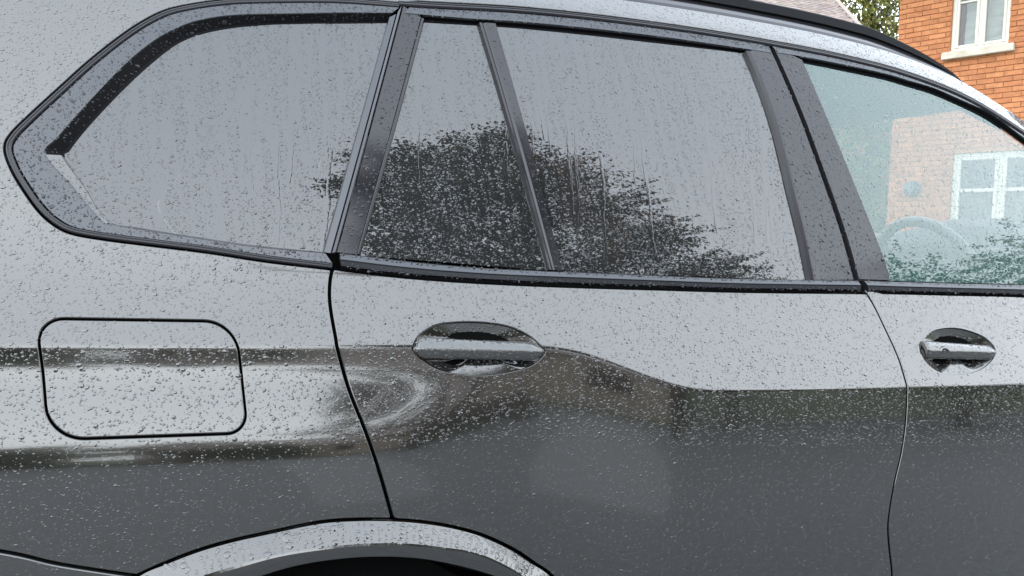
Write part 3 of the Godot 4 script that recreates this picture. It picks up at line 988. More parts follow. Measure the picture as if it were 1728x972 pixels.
func interior() -> void:
	var mb := MB.new()
	for z in [-0.48, -1.38]:
		seat(Vector3(1.22, 0.62, z), 0.52)
	seat(Vector3(0.32, 0.66, -0.93), 1.30)
	# dashboard
	mb = MB.new()
	var g := []
	for k in [[2.02, 0.70], [1.98, 0.95], [2.0, 1.22], [2.05, 1.305], [2.15, 1.335], [2.36, 1.25]]:
		var row := []
		for j in 25:
			var z := lerpf(-0.12, FAR_Z + 0.12, j / 24.0)
			row.append(Vector3(k[0], k[1] + (0.04 * exp(-pow((z + 0.60) / 0.22, 4.0)) if k[1] > 1.13 else 0.0), z))
		g.append(row)
	sheet(mb, g, Vector3(-1, 0.8, 0))
	var dash := part("dashboard", mb, M.plastic, car)
	mb = MB.new()
	mb.box(Vector3(2.03, 1.235, -0.52), Vector3(0.02, 0.09, 0.28), Basis(Vector3.BACK, 0.25), 0.006)
	mb.box(Vector3(2.03, 1.225, -0.95), Vector3(0.02, 0.12, 0.30), Basis(Vector3.BACK, 0.25), 0.006)
	part("display", mb, M.gloss, dash)
	# steering wheel
	var sw := Node3D.new()
	sw.name = "steering_wheel"
	sw.transform = Transform3D(Basis(Vector3.BACK, 0.40), Vector3(1.885, 1.175, -0.50))
	car.add_child(sw, true)
	mb = MB.new()
	var ring := []; var rr := []
	for i in 49:
		ring.append(Vector3(0, sin(TAU * i / 48.0) * 0.185, cos(TAU * i / 48.0) * 0.185)); rr.append(0.016)
	mb.tube(ring, rr, 10, false)
	part("wheel_rim", mb, mat(Color(0.17, 0.17, 0.17), 0.4), sw)
	mb = MB.new()
	mb.box(Vector3(0.02, 0, 0), Vector3(0.05, 0.12, 0.15), Basis.IDENTITY, 0.02)
	part("hub", mb, M.plastic, sw)
	for an in [0.0, PI, -PI / 2]:
		mb = MB.new()
		mb.tube([Vector3(0.02, 0, 0), Vector3(0.0, sin(an) * 0.18, cos(an) * 0.18)], [0.03, 0.016], 8)
		part("spoke", mb, M.plastic, sw)
	mb = MB.new()
	mb.tube([Vector3(0.02, 0, 0), Vector3(0.3, -0.06, 0)], [0.035, 0.03])
	part("column", mb, M.plastic, sw)
	# interior mirror
	mb = MB.new()
	mb.box(Vector3(1.80, 1.545, -0.93), Vector3(0.03, 0.06, 0.22), Basis(Vector3.UP, 0.2), 0.014)
	mb.tube([Vector3(1.80, 1.56, -0.93), Vector3(1.90, 1.60, -0.93)], [0.01, 0.014])
	part("interior_mirror", mb, M.plastic, car)

func seat(p: Vector3, width: float) -> void:
	var root := Node3D.new()
	root.name = "seat"; root.position = p
	car.add_child(root, true)
	var mb := MB.new()
	mb.box(Vector3(0.22, 0.02, 0), Vector3(0.52, 0.16, width), Basis(Vector3.BACK, 0.1), 0.05)
	part("cushion", mb, M.leather, root)
	mb = MB.new()
	mb.box(Vector3(-0.12, 0.36, 0), Vector3(0.13, 0.62, width * 0.94), Basis(Vector3.BACK, 0.28), 0.05)
	part("backrest", mb, M.leather, root)
	for k in ([0.0] if width < 0.8 else [-0.38, 0.38]):
		mb = MB.new()
		mb.box(Vector3(-0.235, 0.80, k), Vector3(0.09, 0.17, 0.26), Basis(Vector3.BACK, 0.2), 0.04)
		mb.tube([Vector3(-0.2, 0.62, k - 0.06), Vector3(-0.225, 0.76, k - 0.06)], [0.007, 0.007], 6)
		mb.tube([Vector3(-0.2, 0.62, k + 0.06), Vector3(-0.225, 0.76, k + 0.06)], [0.007, 0.007], 6)
		part("headrest", mb, M.leather, root)

# ---------------------------------------------------------------- raindrops
func drop_mesh(ridge: float, m: Material) -> ArrayMesh:
	var mb := MB.new()
	var rings := 5; var seg := 10
	var id := []
	var P := []
	for r in rings + 1:
		var row := []
		var a := PI * 0.5 * r / rings
		for s in seg:
			var t := TAU * s / seg
			var rad := cos(a)
			var x := cos(t) * rad; var z := sin(t) * rad
			var y := sin(a)
			row.append(Vector3(x * (1.0 + 0.05 * ridge * sin(3 * t)), y, z * (1.0 + (0.22 * z if ridge > 0 else 0.0)) + 0.18 * y))     # heavier on its lower side (+z is downhill)
		P.append(row)
	for r in rings + 1:
		var row := []
		for s in seg:
			var du: Vector3 = P[r][(s + 1) % seg] - P[r][(s - 1 + seg) % seg]
			var dv: Vector3 = P[min(r + 1, rings)][s] - P[max(r - 1, 0)][s]
			var n := du.cross(dv).normalized()
			if r == rings: n = Vector3.UP
			if n.dot(P[r][s] + Vector3(0, 0.1, 0)) < 0: n = -n
			row.append(mb.add(P[r][s], n))
		id.append(row)
	for r in rings:
		for s in seg:
			mb.quad(id[r][s], id[r][(s + 1) % seg], id[r + 1][(s + 1) % seg], id[r + 1][s])
	return mb.mesh(m)

var placed := {}
func drop_at(kind: String, p: Vector3, n: Vector3, r: float) -> void:
	var down := (Vector3.DOWN - n * Vector3.DOWN.dot(n)).normalized()
	var right := n.cross(down).normalized() * -1.0
	var ang := rng.randfn(0.0, 0.35)
	var d2 := down * cos(ang) + right * sin(ang)
	var r2 := n.cross(d2).normalized()
	var ax := r * exp(rng.randfn(0.05, 0.10)); var az := r * exp(rng.randfn(0.0, 0.10))
	if rng.randf() < 0.05: ax *= 1.7; az *= 0.75
	var hgt := r * rng.randf_range(0.29, 0.45)
	if r > 0.0028: hgt *= 0.8
	if not placed.has(kind): placed[kind] = []
	placed[kind].append(Transform3D(Basis(r2 * ax, n * hgt, d2 * az), p - n * r * 0.03))

func raindrops() -> void:
	var clump := FastNoiseLite.new()
	clump.seed = 5; clump.frequency = 9.0; clump.fractal_octaves = 2
	for zn in zones:
		var kind: String = zn[0]
		if kind == "arch":
			var a := resample(zn[1], 120); var m := resample(zn[2], 120)
			for i in 1000:
				var k := rng.randi_range(20, 92)
				var s := rng.randf_range(0.06, 0.9)
				var q := a[k].lerp(a[k + 1], rng.randf()).lerp(m[k], s)
				var p0 := at(a[k], -0.001); var p1 := at(m[k].lerp(a[k], 0.06), 0.023)
				var nn := (p1 - p0).cross(at(a[k + 1], -0.001) - p0).normalized()
				if nn.y < 0: nn = -nn
				drop_at("paintwork", at(q, lerpf(-0.001, 0.0235, s * 1.06)), nn, 0.0019 * exp(rng.randfn(0, 0.45)))
			continue
		if kind == "reveal":
			var a := resample(zn[1], 80); var m := resample(zn[2], 80)
			for i in int(zn[5]):
				var k := rng.randi_range(0, 78)
				var s := rng.randf_range(0.05, 0.92)
				var q := a[k].lerp(a[k + 1], rng.randf()).lerp(m[k], s * zn[3])
				var p0 := at(a[k], -0.0006)
				var nn := (at(a[k].lerp(m[k], zn[3]), zn[4]) - p0).cross(at(a[k + 1], -0.0006) - p0).normalized()
				if nn.z < 0: nn = -nn
				drop_at("trim" if zn[3] < 0.8 else "paintwork", at(q, lerpf(-0.0006, zn[4], s)), nn, 0.0010 * exp(rng.randfn(0, 0.45)))
			continue
		if kind == "grip" or kind == "cup":
			var g: Array = zn[1]
			for i in (900 if kind == "grip" else 900):
				var r := rng.randi_range(1, g.size() - 2)
				var c := rng.randi_range(1, 6) if kind == "grip" else rng.randi_range(0, g[0].size() - 2)
				var p: Vector3 = g[r][c].lerp(g[r + 1][c], rng.randf()).lerp(g[r][c + 1], rng.randf())
				var nn: Vector3 = (g[r + 1][c] - g[r][c]).cross(g[r][c + 1] - g[r][c]).normalized()
				if nn.z < 0: nn = -nn
				drop_at("paintwork", p, nn, 0.0010 * exp(rng.randfn(0, 0.4)))
			continue
		var out: PackedVector2Array = zn[1]
		var lo := Vector2(1e9, 1e9); var hi := -lo
		for p in out: lo = lo.min(p); hi = hi.max(p)
		lo = lo.max(Vector2(-0.62, 0.56)); hi = hi.min(Vector2(2.05, 1.80))
		if hi.x <= lo.x or hi.y <= lo.y: continue
		var holes: Array = zn[2]
		var count := int((hi.x - lo.x) * (hi.y - lo.y) * zn[4])
		var lanes := []
		if kind == "glass":
			for i in int((hi.x - lo.x) * 40):
				var top := Vector2(rng.randf_range(lo.x, hi.x), rng.randf_range(lerpf(lo.y, hi.y, 0.35), hi.y))
				var len_ := rng.randf_range(0.05, 0.30)
				lanes.append([top, len_, rng.randf_range(-0.06, 0.06), rng.randf_range(0.0018, 0.0042)])
			for l in lanes:
				var steps := int(l[1] / 0.012)
				for k in steps:
					var q := Vector2(l[0].x + l[2] * k * 0.012 + 0.0016 * sin(k * 0.6 + l[0].x * 90.0) + 0.0008 * sin(k * 1.9), l[0].y - k * 0.012)
					if not Geometry2D.is_point_in_polygon(q, out) or not Geometry2D.is_point_in_polygon(q - Vector2(0, 0.012), out): continue
					var n := nrm(q.x, q.y)
					var down := (Vector3.DOWN - n * Vector3.DOWN.dot(n)).normalized()
					var kk := "windows" if kind == "glass" else "front"
					if not placed.has(kk): placed[kk] = []
					placed[kk].append(Transform3D(Basis(n.cross(down).normalized() * l[3], n * l[3] * 0.03, down * 0.0095), Vector3(q.x, q.y, side(q.x, q.y)) + n * (zn[3] - 0.00002)))
		for i in count:
			var q := Vector2(rng.randf_range(lo.x, hi.x), rng.randf_range(lo.y, hi.y))
			if not Geometry2D.is_point_in_polygon(q, out): continue
			var skip := false
			for hl in holes:
				if Geometry2D.is_point_in_polygon(q, hl): skip = true
			if skip: continue
			var r: float = zn[5] * exp(rng.randfn(0.0, zn[6]))
			r = clampf(r, 0.0004, 0.0042)
			if kind == "glass" or kind == "front":
				# runs of trickled water leave clearer vertical lanes
				var dry := false
				for l in lanes:
					var dy: float = l[0].y - q.y
					if dy > -0.003 and dy < l[1] and absf(q.x - l[0].x - l[2] * dy) < l[3] + 0.0012: dry = true
				if dry and rng.randf() < 0.9: continue
				if clump.get_noise_2d(q.x * 6.0 + q.y * 0.9, q.y * 0.35) > 0.16 and rng.randf() < 0.75: continue
			elif q.y < 0.90 - 0.04 * q.x:
				if rng.randf() < 0.35: continue
				r *= 0.66
			if kind == "paint":     # patches wiped by a sleeve round the front handle
				var wipe := 0.0
				for w in [[1.262, 1.005, 0.022, 0.030], [1.66, 1.035, 0.13, 0.032], [1.40, 0.985, 0.10, 0.014]]:
					wipe = maxf(wipe, 1.0 - Vector2((q.x - w[0]) / w[2], (q.y - w[1]) / w[3]).length())
				if wipe > 0.0 and rng.randf() < minf(0.9, wipe * 2.5): continue
			if kind == "paint" and clump.get_noise_2d(q.x * 1.6, q.y * 1.6) > 0.35 and r > 0.0022: r *= 0.6
			var n := nrm(q.x, q.y)
			drop_at("windows" if kind == "glass" else "front" if kind == "front" else "trim" if kind != "paint" else "paintwork", Vector3(q.x, q.y, side(q.x, q.y)) + n * zn[3], n, r)
	var words := {"paintwork": ["clear raindrops beaded all over the grey car paintwork", "raindrops_on_paint", M.bead_paint], "windows": ["fine raindrops beaded over the dark rear side windows", "raindrops_on_dark_glass", M.bead_glass],
		"front": ["fine raindrops sparkling on the pale green front window", "raindrops_on_front_window", M.bead_front], "trim": ["small raindrops on the black pillars, frames and waist trim", "raindrops_on_trim", M.bead_trim]}
	for k in placed:
		var mm := MultiMesh.new()
		mm.transform_format = MultiMesh.TRANSFORM_3D
		mm.mesh = drop_mesh(1.0, words[k][2])
		mm.instance_count = placed[k].size()
		for i in placed[k].size(): mm.set_instance_transform(i, placed[k][i])
		var o := MultiMeshInstance3D.new()
		o.name = words[k][1]; o.multimesh = mm
		add_child(o, true)
		o.set_meta("kind", "stuff"); o.set_meta("label", words[k][0]); o.set_meta("category", "raindrops")
	print("drops ", placed.keys().map(func(k): return placed[k].size()))

# ---------------------------------------------------------------- plants
func leaf_mesh(l: float, w: float, m: Material) -> ArrayMesh:
	var mb := MB.new()
	var a := Vector3(0, 0, 0); var b := Vector3(w, -0.12 * l, l * 0.45); var c := Vector3(0, -0.3 * l, l); var d := Vector3(-w, -0.12 * l, l * 0.45); var e := Vector3(0, 0.04 * l, l * 0.45)
	var n := Vector3.UP
	var i := [mb.add(a, n), mb.add(b, n), mb.add(c, n), mb.add(d, n), mb.add(e, n)]
	mb.tri(i[0], i[1], i[4]); mb.tri(i[1], i[2], i[4]); mb.tri(i[2], i[3], i[4]); mb.tri(i[3], i[0], i[4])
	return mb.mesh(m)

func leaf_mat(c: Color) -> StandardMaterial3D:
	var m := mat(c, 0.55, 0.0, 0.4)
	m.vertex_color_use_as_albedo = true
	m.backlight_enabled = true; m.backlight = Color(0.35, 0.4, 0.2)
	return m

func tree(called: String, label: String, at_: Vector3, height: float, clumps: Array, leaf: Color, leaves: int, size: float, droop := 0.0, flat := 0.6) -> void:
	var t := thing(called, label, "tree" if called.contains("tree") else "shrub", at_)
	var mb := MB.new()
	var bark := mat(Color(0.05, 0.042, 0.035), 0.85)
	var top := Vector3(0.15, height * 0.8, 0.1)
	mb.tube([Vector3.ZERO, Vector3(0.06, height * 0.2, 0.02), Vector3(0.0, height * 0.5, 0.08), top], [height * 0.024, height * 0.018, height * 0.012, height * 0.003], 9)
	var trunk := part("trunk", mb, bark, t)
	mb = MB.new()
	var xf := []; var tint := []
	for c in clumps:          # [x, y, z, rx, ry, share]
		var ctr := Vector3(c[0], c[1], c[2])
		var from := Vector3(0.03, clampf(ctr.y - 0.8 * Vector2(ctr.x, ctr.z).length(), height * 0.12, height * 0.75), 0.05)
		mb.tube([from, from.lerp(ctr, 0.5) + Vector3(0, 0.12, 0), ctr], [height * 0.007, height * 0.005, height * 0.0018], 6)
		for k in 7:
			var d0 := Vector3(rng.randfn(0, 1), rng.randfn(0, 0.5), rng.randfn(0, 1)).normalized()
			mb.tube([from.lerp(ctr, 0.6), ctr + d0 * Vector3(c[3], c[4], c[3]) * 0.45, ctr + d0 * Vector3(c[3], c[4], c[3]) * 0.95 + Vector3(0, -droop * 0.3, 0)], [height * 0.003, height * 0.002, height * 0.0007], 5)
		var sprays := int(leaves * c[5] / 14.0)
		var shade := rng.randf_range(0.7, 1.25)
		for k in sprays:
			var d := Vector3(rng.randfn(0, 1), rng.randfn(0, 1), rng.randfn(0, 1)).normalized()
			var rad := pow(rng.randf(), 0.45) * (1.0 + 0.25 * sin(d.x * 7.0 + d.z * 5.0 + ctr.x * 3.0))
			var p := ctr + Vector3(d.x * c[3], d.y * c[4], d.z * c[3]) * rad
			var out := Vector3(d.x, d.y * 0.3 - droop, d.z).normalized()
			for j in 14:
				var q := p + out * (j - 7) * size * 0.45 + Vector3(rng.randfn(0, size * 0.5), rng.randfn(0, size * 0.5 * flat), rng.randfn(0, size * 0.5))
				var yaw := rng.randf() * TAU
				var b := Basis(Vector3.UP, yaw) * Basis(Vector3.RIGHT, rng.randfn(0.25 + droop * 0.5, 0.4)) * Basis(Vector3.BACK, rng.randfn(0, 0.4))
				xf.append(Transform3D(b.scaled(Vector3.ONE * rng.randf_range(0.6, 1.25)), q))
				var v := shade * rng.randf_range(0.6, 1.4)
				tint.append(Color(v * rng.randf_range(0.85, 1.2), v, v * rng.randf_range(0.8, 1.1)))
	part("branches", mb, bark, t)
	var lm := leaf_mesh(size, size * 0.32, leaf_mat(leaf))
	var mm := MultiMesh.new()
	mm.transform_format = MultiMesh.TRANSFORM_3D
	mm.use_colors = true
	mm.mesh = lm
	mm.instance_count = xf.size()
	for i in xf.size():
		mm.set_instance_transform(i, xf[i]); mm.set_instance_color(i, tint[i])
	var o := MultiMeshInstance3D.new()
	o.name = "crown"; o.multimesh = mm
	o.set_meta("kind", "stuff")
	t.add_child(o, true)

func hedge(called: String, label: String, a: Vector3, b: Vector3, height: float) -> void:
	var t := thing(called, label, "hedge", a)
	var d := (b - a).normalized(); var L := a.distance_to(b)
	var mb := MB.new()
	for i in int(L / 0.7):
		var p := d * (i * 0.7 + rng.randf_range(0, 0.3))
		mb.tube([p, p + Vector3(rng.randfn(0, 0.1), height * 0.5, rng.randfn(0, 0.1)), p + Vector3(rng.randfn(0, 0.2), height * 0.88, rng.randfn(0, 0.2))], [0.05, 0.03, 0.012], 5)
	part("stems", mb, mat(Color(0.05, 0.042, 0.035), 0.85), t)
	var top := FastNoiseLite.new()
	top.seed = 8; top.frequency = 0.35
	var mm := MultiMesh.new()
	mm.transform_format = MultiMesh.TRANSFORM_3D
	mm.use_colors = true
	mm.mesh = leaf_mesh(0.15, 0.05, leaf_mat(Color(0.17, 0.19, 0.12)))
	mm.instance_count = 60000
	for i in 60000:
		var x := rng.randf() * L
		var h := height * (1.0 + 0.16 * top.get_noise_1d(x) + 0.05 * top.get_noise_1d(x * 6.0))
		var y := h * (1.0 - pow(rng.randf(), 1.4))
		var z := rng.randfn(0.0, 0.42)
		var bb := Basis(Vector3.UP, rng.randf() * TAU) * Basis(Vector3.RIGHT, rng.randfn(0.4, 0.6)) * Basis(Vector3.BACK, rng.randfn(0, 0.5))
		mm.set_instance_transform(i, Transform3D(bb.scaled(Vector3.ONE * rng.randf_range(0.7, 1.3)), d * x + Vector3(0, y, z)))
		var v := rng.randf_range(0.6, 1.4) * (1.0 + 0.3 * top.get_noise_2d(x * 2.0, y * 3.0))
		mm.set_instance_color(i, Color(v * rng.randf_range(0.9, 1.2), v, v))
	var o := MultiMeshInstance3D.new()
	o.name = "foliage"; o.multimesh = mm; o.set_meta("kind", "stuff")
	t.add_child(o, true)

# ---------------------------------------------------------------- the brick house behind the car
func brick_house() -> void:
	var along := Vector3(0.43837, 0, 0.89879)
	var out := Vector3(-0.89879, 0, 0.43837)
	var house := thing("brick_house", "orange brick house with cream casement window above the parked car's bonnet", "house", Vector3(9.172, 0, -8.312))
	var bs := Basis(along, Vector3.UP, out)     # x along the wall, y up, z out of it
	house.transform = Transform3D(bs, Vector3(9.172, 0, -8.312))
	var mortar := mat(Color(0.47, 0.215, 0.10), 0.9)
	var brick_mats := []
	for c in [Color(0.46, 0.182, 0.073), Color(0.43, 0.165, 0.066), Color(0.49, 0.20, 0.082), Color(0.40, 0.152, 0.060)]:
		var m := mat(c, 0.85)
		var dark: Color = c * 0.8; var light: Color = c * 1.16
		dark.a = 1; light.a = 1
		textured(m, noise_tex(brick_mats.size() + 3, 0.03, [[0.2, 0.5, 0.8], [dark, c, light]], 128), 2.3)
		brick_mats.append(m)
	# openings: x0, x1, y0, y1
	var holes := [[0.735, 1.485, 4.42, 5.62], [0.875, 2.10, 1.30, 2.94]]
	# wall core (mortar), in pieces round the openings, 0.25 m thick
	var mb := MB.new()
	var L := 7.5
	var core := [[0.0, 0.735, 0.0, 6.3], [0.735, 1.485, 2.94, 4.42], [0.735, 1.485, 5.62, 6.3], [1.485, 2.10, 2.94, 6.3], [2.10, L, 0.0, 6.3], [0.875, 2.10, 0.0, 1.30], [0.735, 0.875, 0.0, 2.94]]
	for c in core:
		mb.box(Vector3((c[0] + c[1]) / 2, (c[2] + c[3]) / 2, -0.135), Vector3(c[1] - c[0], c[3] - c[2], 0.25), Basis.IDENTITY, 0.0)
	mb.box(Vector3(0.125, 3.15, -3.9), Vector3(0.25, 6.3, 7.25))
	mb.box(Vector3(L - 0.125, 3.15, -3.9), Vector3(0.25, 6.3, 7.25))
	mb.box(Vector3(L / 2, 3.15, -7.6), Vector3(L, 6.3, 0.2))
	mb.box(Vector3(L / 2, 3.0, -3.9), Vector3(L - 0.5, 0.2, 7.2))
	var wall := part("wall", mb, mortar, house)
	# bricks: stretcher bond, 75 mm courses
	var near := []; var rest := []
	for row in 84:
		var y := row * 0.075
		var x := -0.1125 if row % 2 == 1 else 0.0
		while x < L:
			var a := maxf(x, 0.0); var b := minf(x + 0.225, L)
			var pieces := [[a, b]]
			for h in holes:
				if y + 0.07 > h[2] and y < h[3] - 0.005:
					var nxt := []
					for pc in pieces:
						if pc[1] <= h[0] or pc[0] >= h[1]: nxt.append(pc)
						else:
							if pc[0] < h[0]: nxt.append([pc[0], h[0] + 0.009])
							if pc[1] > h[1]: nxt.append([h[1] - 0.001, pc[1]])
					pieces = nxt
			for pc in pieces:
				if pc[1] - pc[0] < 0.03: continue
				var e := [pc[0], pc[1] - 0.010, y]
				var front: bool = (y > 3.35 and y < 5.5 and pc[0] < 1.9) or (y > 1.9 and y < 2.8 and pc[0] < 1.4)
				if front and near.size() < 300: near.append(e)
				else: rest.append(e)
			x += 0.225
	var shapes := {}
	for e in near:
		var w: float = snappedf(e[1] - e[0], 0.02)
		var kind := rng.randi() % 4
		var key := [w, kind]
		if not shapes.has(key):
			var bm := MB.new()
			bm.box(Vector3.ZERO, Vector3(w, 0.065, 0.03), Basis.IDENTITY, 0.003)
			shapes[key] = bm.mesh(brick_mats[kind])
		var o := MeshInstance3D.new()
		o.name = "brick"; o.mesh = shapes[key]
		o.position = Vector3((e[0] + e[1]) / 2, e[2] + 0.0375, -0.010 + rng.randf_range(-0.0015, 0.0025))
		wall.add_child(o, true)
	for kind in 4:
		var list := []
		for i in rest.size():
			if i * 7 % 4 == kind: list.append(rest[i])
		var bm := MB.new()
		bm.box(Vector3.ZERO, Vector3(1, 0.065, 0.03), Basis.IDENTITY, 0.003)
		var mm := MultiMesh.new()
		mm.transform_format = MultiMesh.TRANSFORM_3D
		mm.mesh = bm.mesh(brick_mats[kind])
		mm.instance_count = list.size()
		for i in list.size():
			var e: Array = list[i]
			mm.set_instance_transform(i, Transform3D(Basis.IDENTITY.scaled(Vector3(e[1] - e[0], 1, 1)), Vector3((e[0] + e[1]) / 2, e[2] + 0.0375, -0.010 + rng.randf_range(-0.0015, 0.0025))))
		var o := MultiMeshInstance3D.new()
		o.name = "brickwork"; o.multimesh = mm; o.set_meta("kind", "stuff")
		wall.add_child(o, true)
	# stone sill
	var stone := mat(Color(0.52, 0.47, 0.38), 0.8)
	textured(stone, noise_tex(31, 0.012, [[0.25, 0.55, 0.8], [Color(0.40, 0.34, 0.25), Color(0.55, 0.50, 0.41), Color(0.60, 0.56, 0.48)]], 256), 0.9)
	var cream := mat(Color(0.66, 0.63, 0.53), 0.45)
	var pane := mat(Color(0.02, 0.03, 0.028), 0.0)
	pane.transparency = BaseMaterial3D.TRANSPARENCY_ALPHA; pane.albedo_color.a = 0.15
	var blind_m := mat(Color(0.46, 0.53, 0.47), 0.85)
	var shade := mat(Color(0.10, 0.10, 0.10), 0.9)
	for w in holes.size():
		var h: Array = holes[w]
		var win := MB.new()
		var cx: float = (h[0] + h[1]) / 2
		var f := 0.055
		var zf := -0.075
		win.box(Vector3(h[0] + f / 2, (h[2] + h[3]) / 2, zf), Vector3(f, h[3] - h[2], 0.07), Basis.IDENTITY, 0.006)
		win.box(Vector3(h[1] - f / 2, (h[2] + h[3]) / 2, zf), Vector3(f, h[3] - h[2], 0.07), Basis.IDENTITY, 0.006)
		win.box(Vector3(cx, h[3] - f / 2, zf - 0.002), Vector3(h[1] - h[0] - 2 * f, f, 0.066), Basis.IDENTITY, 0.006)
		win.box(Vector3(cx, h[2] + f / 2, zf - 0.002), Vector3(h[1] - h[0] - 2 * f, f, 0.066), Basis.IDENTITY, 0.006)
		win.box(Vector3(cx, (h[2] + h[3]) / 2, zf - 0.004), Vector3(0.05, h[3] - h[2] - 2 * f, 0.06), Basis.IDENTITY, 0.006)
		var wn := part("window", win, cream, house)
		for s in [0, 1]:
			var x0: float = (h[0] + f) if s == 0 else (cx + 0.025)
			var x1: float = (cx - 0.025) if s == 0 else (h[1] - f)
			var y0: float = h[2] + f; var y1: float = h[3] - f
			var sash := MB.new()
			var g := 0.038 if w == 0 else 0.05
			var zs := zf + 0.012
			sash.box(Vector3(x0 + g / 2, (y0 + y1) / 2, zs), Vector3(g, y1 - y0, 0.06), Basis.IDENTITY, 0.008)
			sash.box(Vector3(x1 - g / 2, (y0 + y1) / 2, zs), Vector3(g, y1 - y0, 0.06), Basis.IDENTITY, 0.008)
			sash.box(Vector3((x0 + x1) / 2, y0 + g / 2, zs - 0.002), Vector3(x1 - x0 - 2 * g, g, 0.056), Basis.IDENTITY, 0.008)
			sash.box(Vector3((x0 + x1) / 2, y1 - g / 2, zs - 0.002), Vector3(x1 - x0 - 2 * g, g, 0.056), Basis.IDENTITY, 0.008)
			if w == 0 and s == 0:
				sash.box(Vector3((x0 + x1) / 2, 5.13, zs - 0.004), Vector3(x1 - x0 - 2 * g, 0.03, 0.05), Basis.IDENTITY, 0.006)
			if w == 1:
				sash.box(Vector3((x0 + x1) / 2, 2.40, zs - 0.004), Vector3(x1 - x0 - 2 * g, 0.05, 0.05), Basis.IDENTITY, 0.006)
			part("sash", sash, cream, wn)
			var pm := MB.new()
			pm.box(Vector3((x0 + x1) / 2, (y0 + y1) / 2, zs - 0.01), Vector3(x1 - x0 - 2 * g + 0.01, y1 - y0 - 2 * g + 0.01, 0.006))
			part("pane", pm, pane, wn)
			if w == 0:
				# roman blind hanging in soft folds
				var bl := MB.new()
				var gr := []
				for i in 60:
					var t := i / 59.0
					var y := lerpf(y1 + 0.05, y0 + (0.01 if s == 0 else -0.02), t)
					var fold := 0.018 * (1.0 - absf(fposmod(t * 8.0, 1.0) * 2.0 - 1.0)) + 0.012 * fposmod(t * 8.0, 1.0)
					var row := []
					for j in 9:
						var u := j / 8.0
						var xx := lerpf(x0 + (0.085 if s == 0 else 0.0), x1 + 0.01, u)
						var lift := (0.12 * u * u * clampf((t - 0.75) / 0.25, 0, 1)) if s == 1 else 0.0
						row.append(Vector3(xx, y + lift, -0.20 + fold + 0.015 * sin(u * 3.0 + t * 9.0) + 0.03 * clampf((t - 0.85) / 0.15, 0, 1) * sin(u * 2.0)))
					gr.append(row)
				sheet(bl, gr, Vector3(0, 0, 1))
				part("blind", bl, blind_m, wn)
				if s == 0:
					var cur := MB.new()
					cur.box(Vector3(x0 + 0.05, (y0 + y1) / 2, -0.24), Vector3(0.05, y1 - y0 + 0.1, 0.03), Basis.IDENTITY, 0.012)
					part("curtain", cur, shade, wn)
		var sill := MB.new()
		sill.box(Vector3(cx, h[2] - 0.058, -0.02), Vector3(h[1] - h[0] + 0.17, 0.105, 0.20), Basis.IDENTITY, 0.008)
		sill.box(Vector3(cx, h[2] + 0.004, -0.05), Vector3(h[1] - h[0] + 0.005, 0.018, 0.13), Basis.IDENTITY, 0.004)
		part("sill", sill, stone, house)
	# roof
	var rf := MB.new()
	var tile := mat(Color(0.13, 0.07, 0.05), 0.8)
	rf.box(Vector3(L / 2, 7.5, -1.75), Vector3(L + 0.6, 0.12, 5.8), Basis(Vector3.RIGHT, 0.62))
	rf.box(Vector3(L / 2, 7.5, -5.85), Vector3(L + 0.6, 0.12, 5.8), Basis(Vector3.RIGHT, -0.62))
	part("roof", rf, tile, house)
	# round wall lamp
	var lp := MB.new()
	lp.tube([Vector3(0.35, 2.44, -0.01), Vector3(0.35, 2.44, 0.03), Vector3(0.35, 2.44, 0.035), Vector3(0.35, 2.44, 0.075), Vector3(0.35, 2.44, 0.10)], [0.125, 0.125, 0.105, 0.095, 0.055], 20)
	lp.box(Vector3(0.35, 2.44, 0.09), Vector3(0.02, 0.21, 0.04), Basis.IDENTITY, 0.005)
	lp.box(Vector3(0.35, 2.44, 0.088), Vector3(0.21, 0.02, 0.04), Basis.IDENTITY, 0.005)
	var lamp := MeshInstance3D.new()
	lamp.name = "wall_lamp"; lamp.mesh = lp.mesh(mat(Color(0.16, 0.17, 0.18), 0.45))
	lamp.transform = house.transform
	add_child(lamp, true)
	lamp.set_meta("label", "round grey lamp on the brick wall beside the ground floor window"); lamp.set_meta("category", "wall lamp")

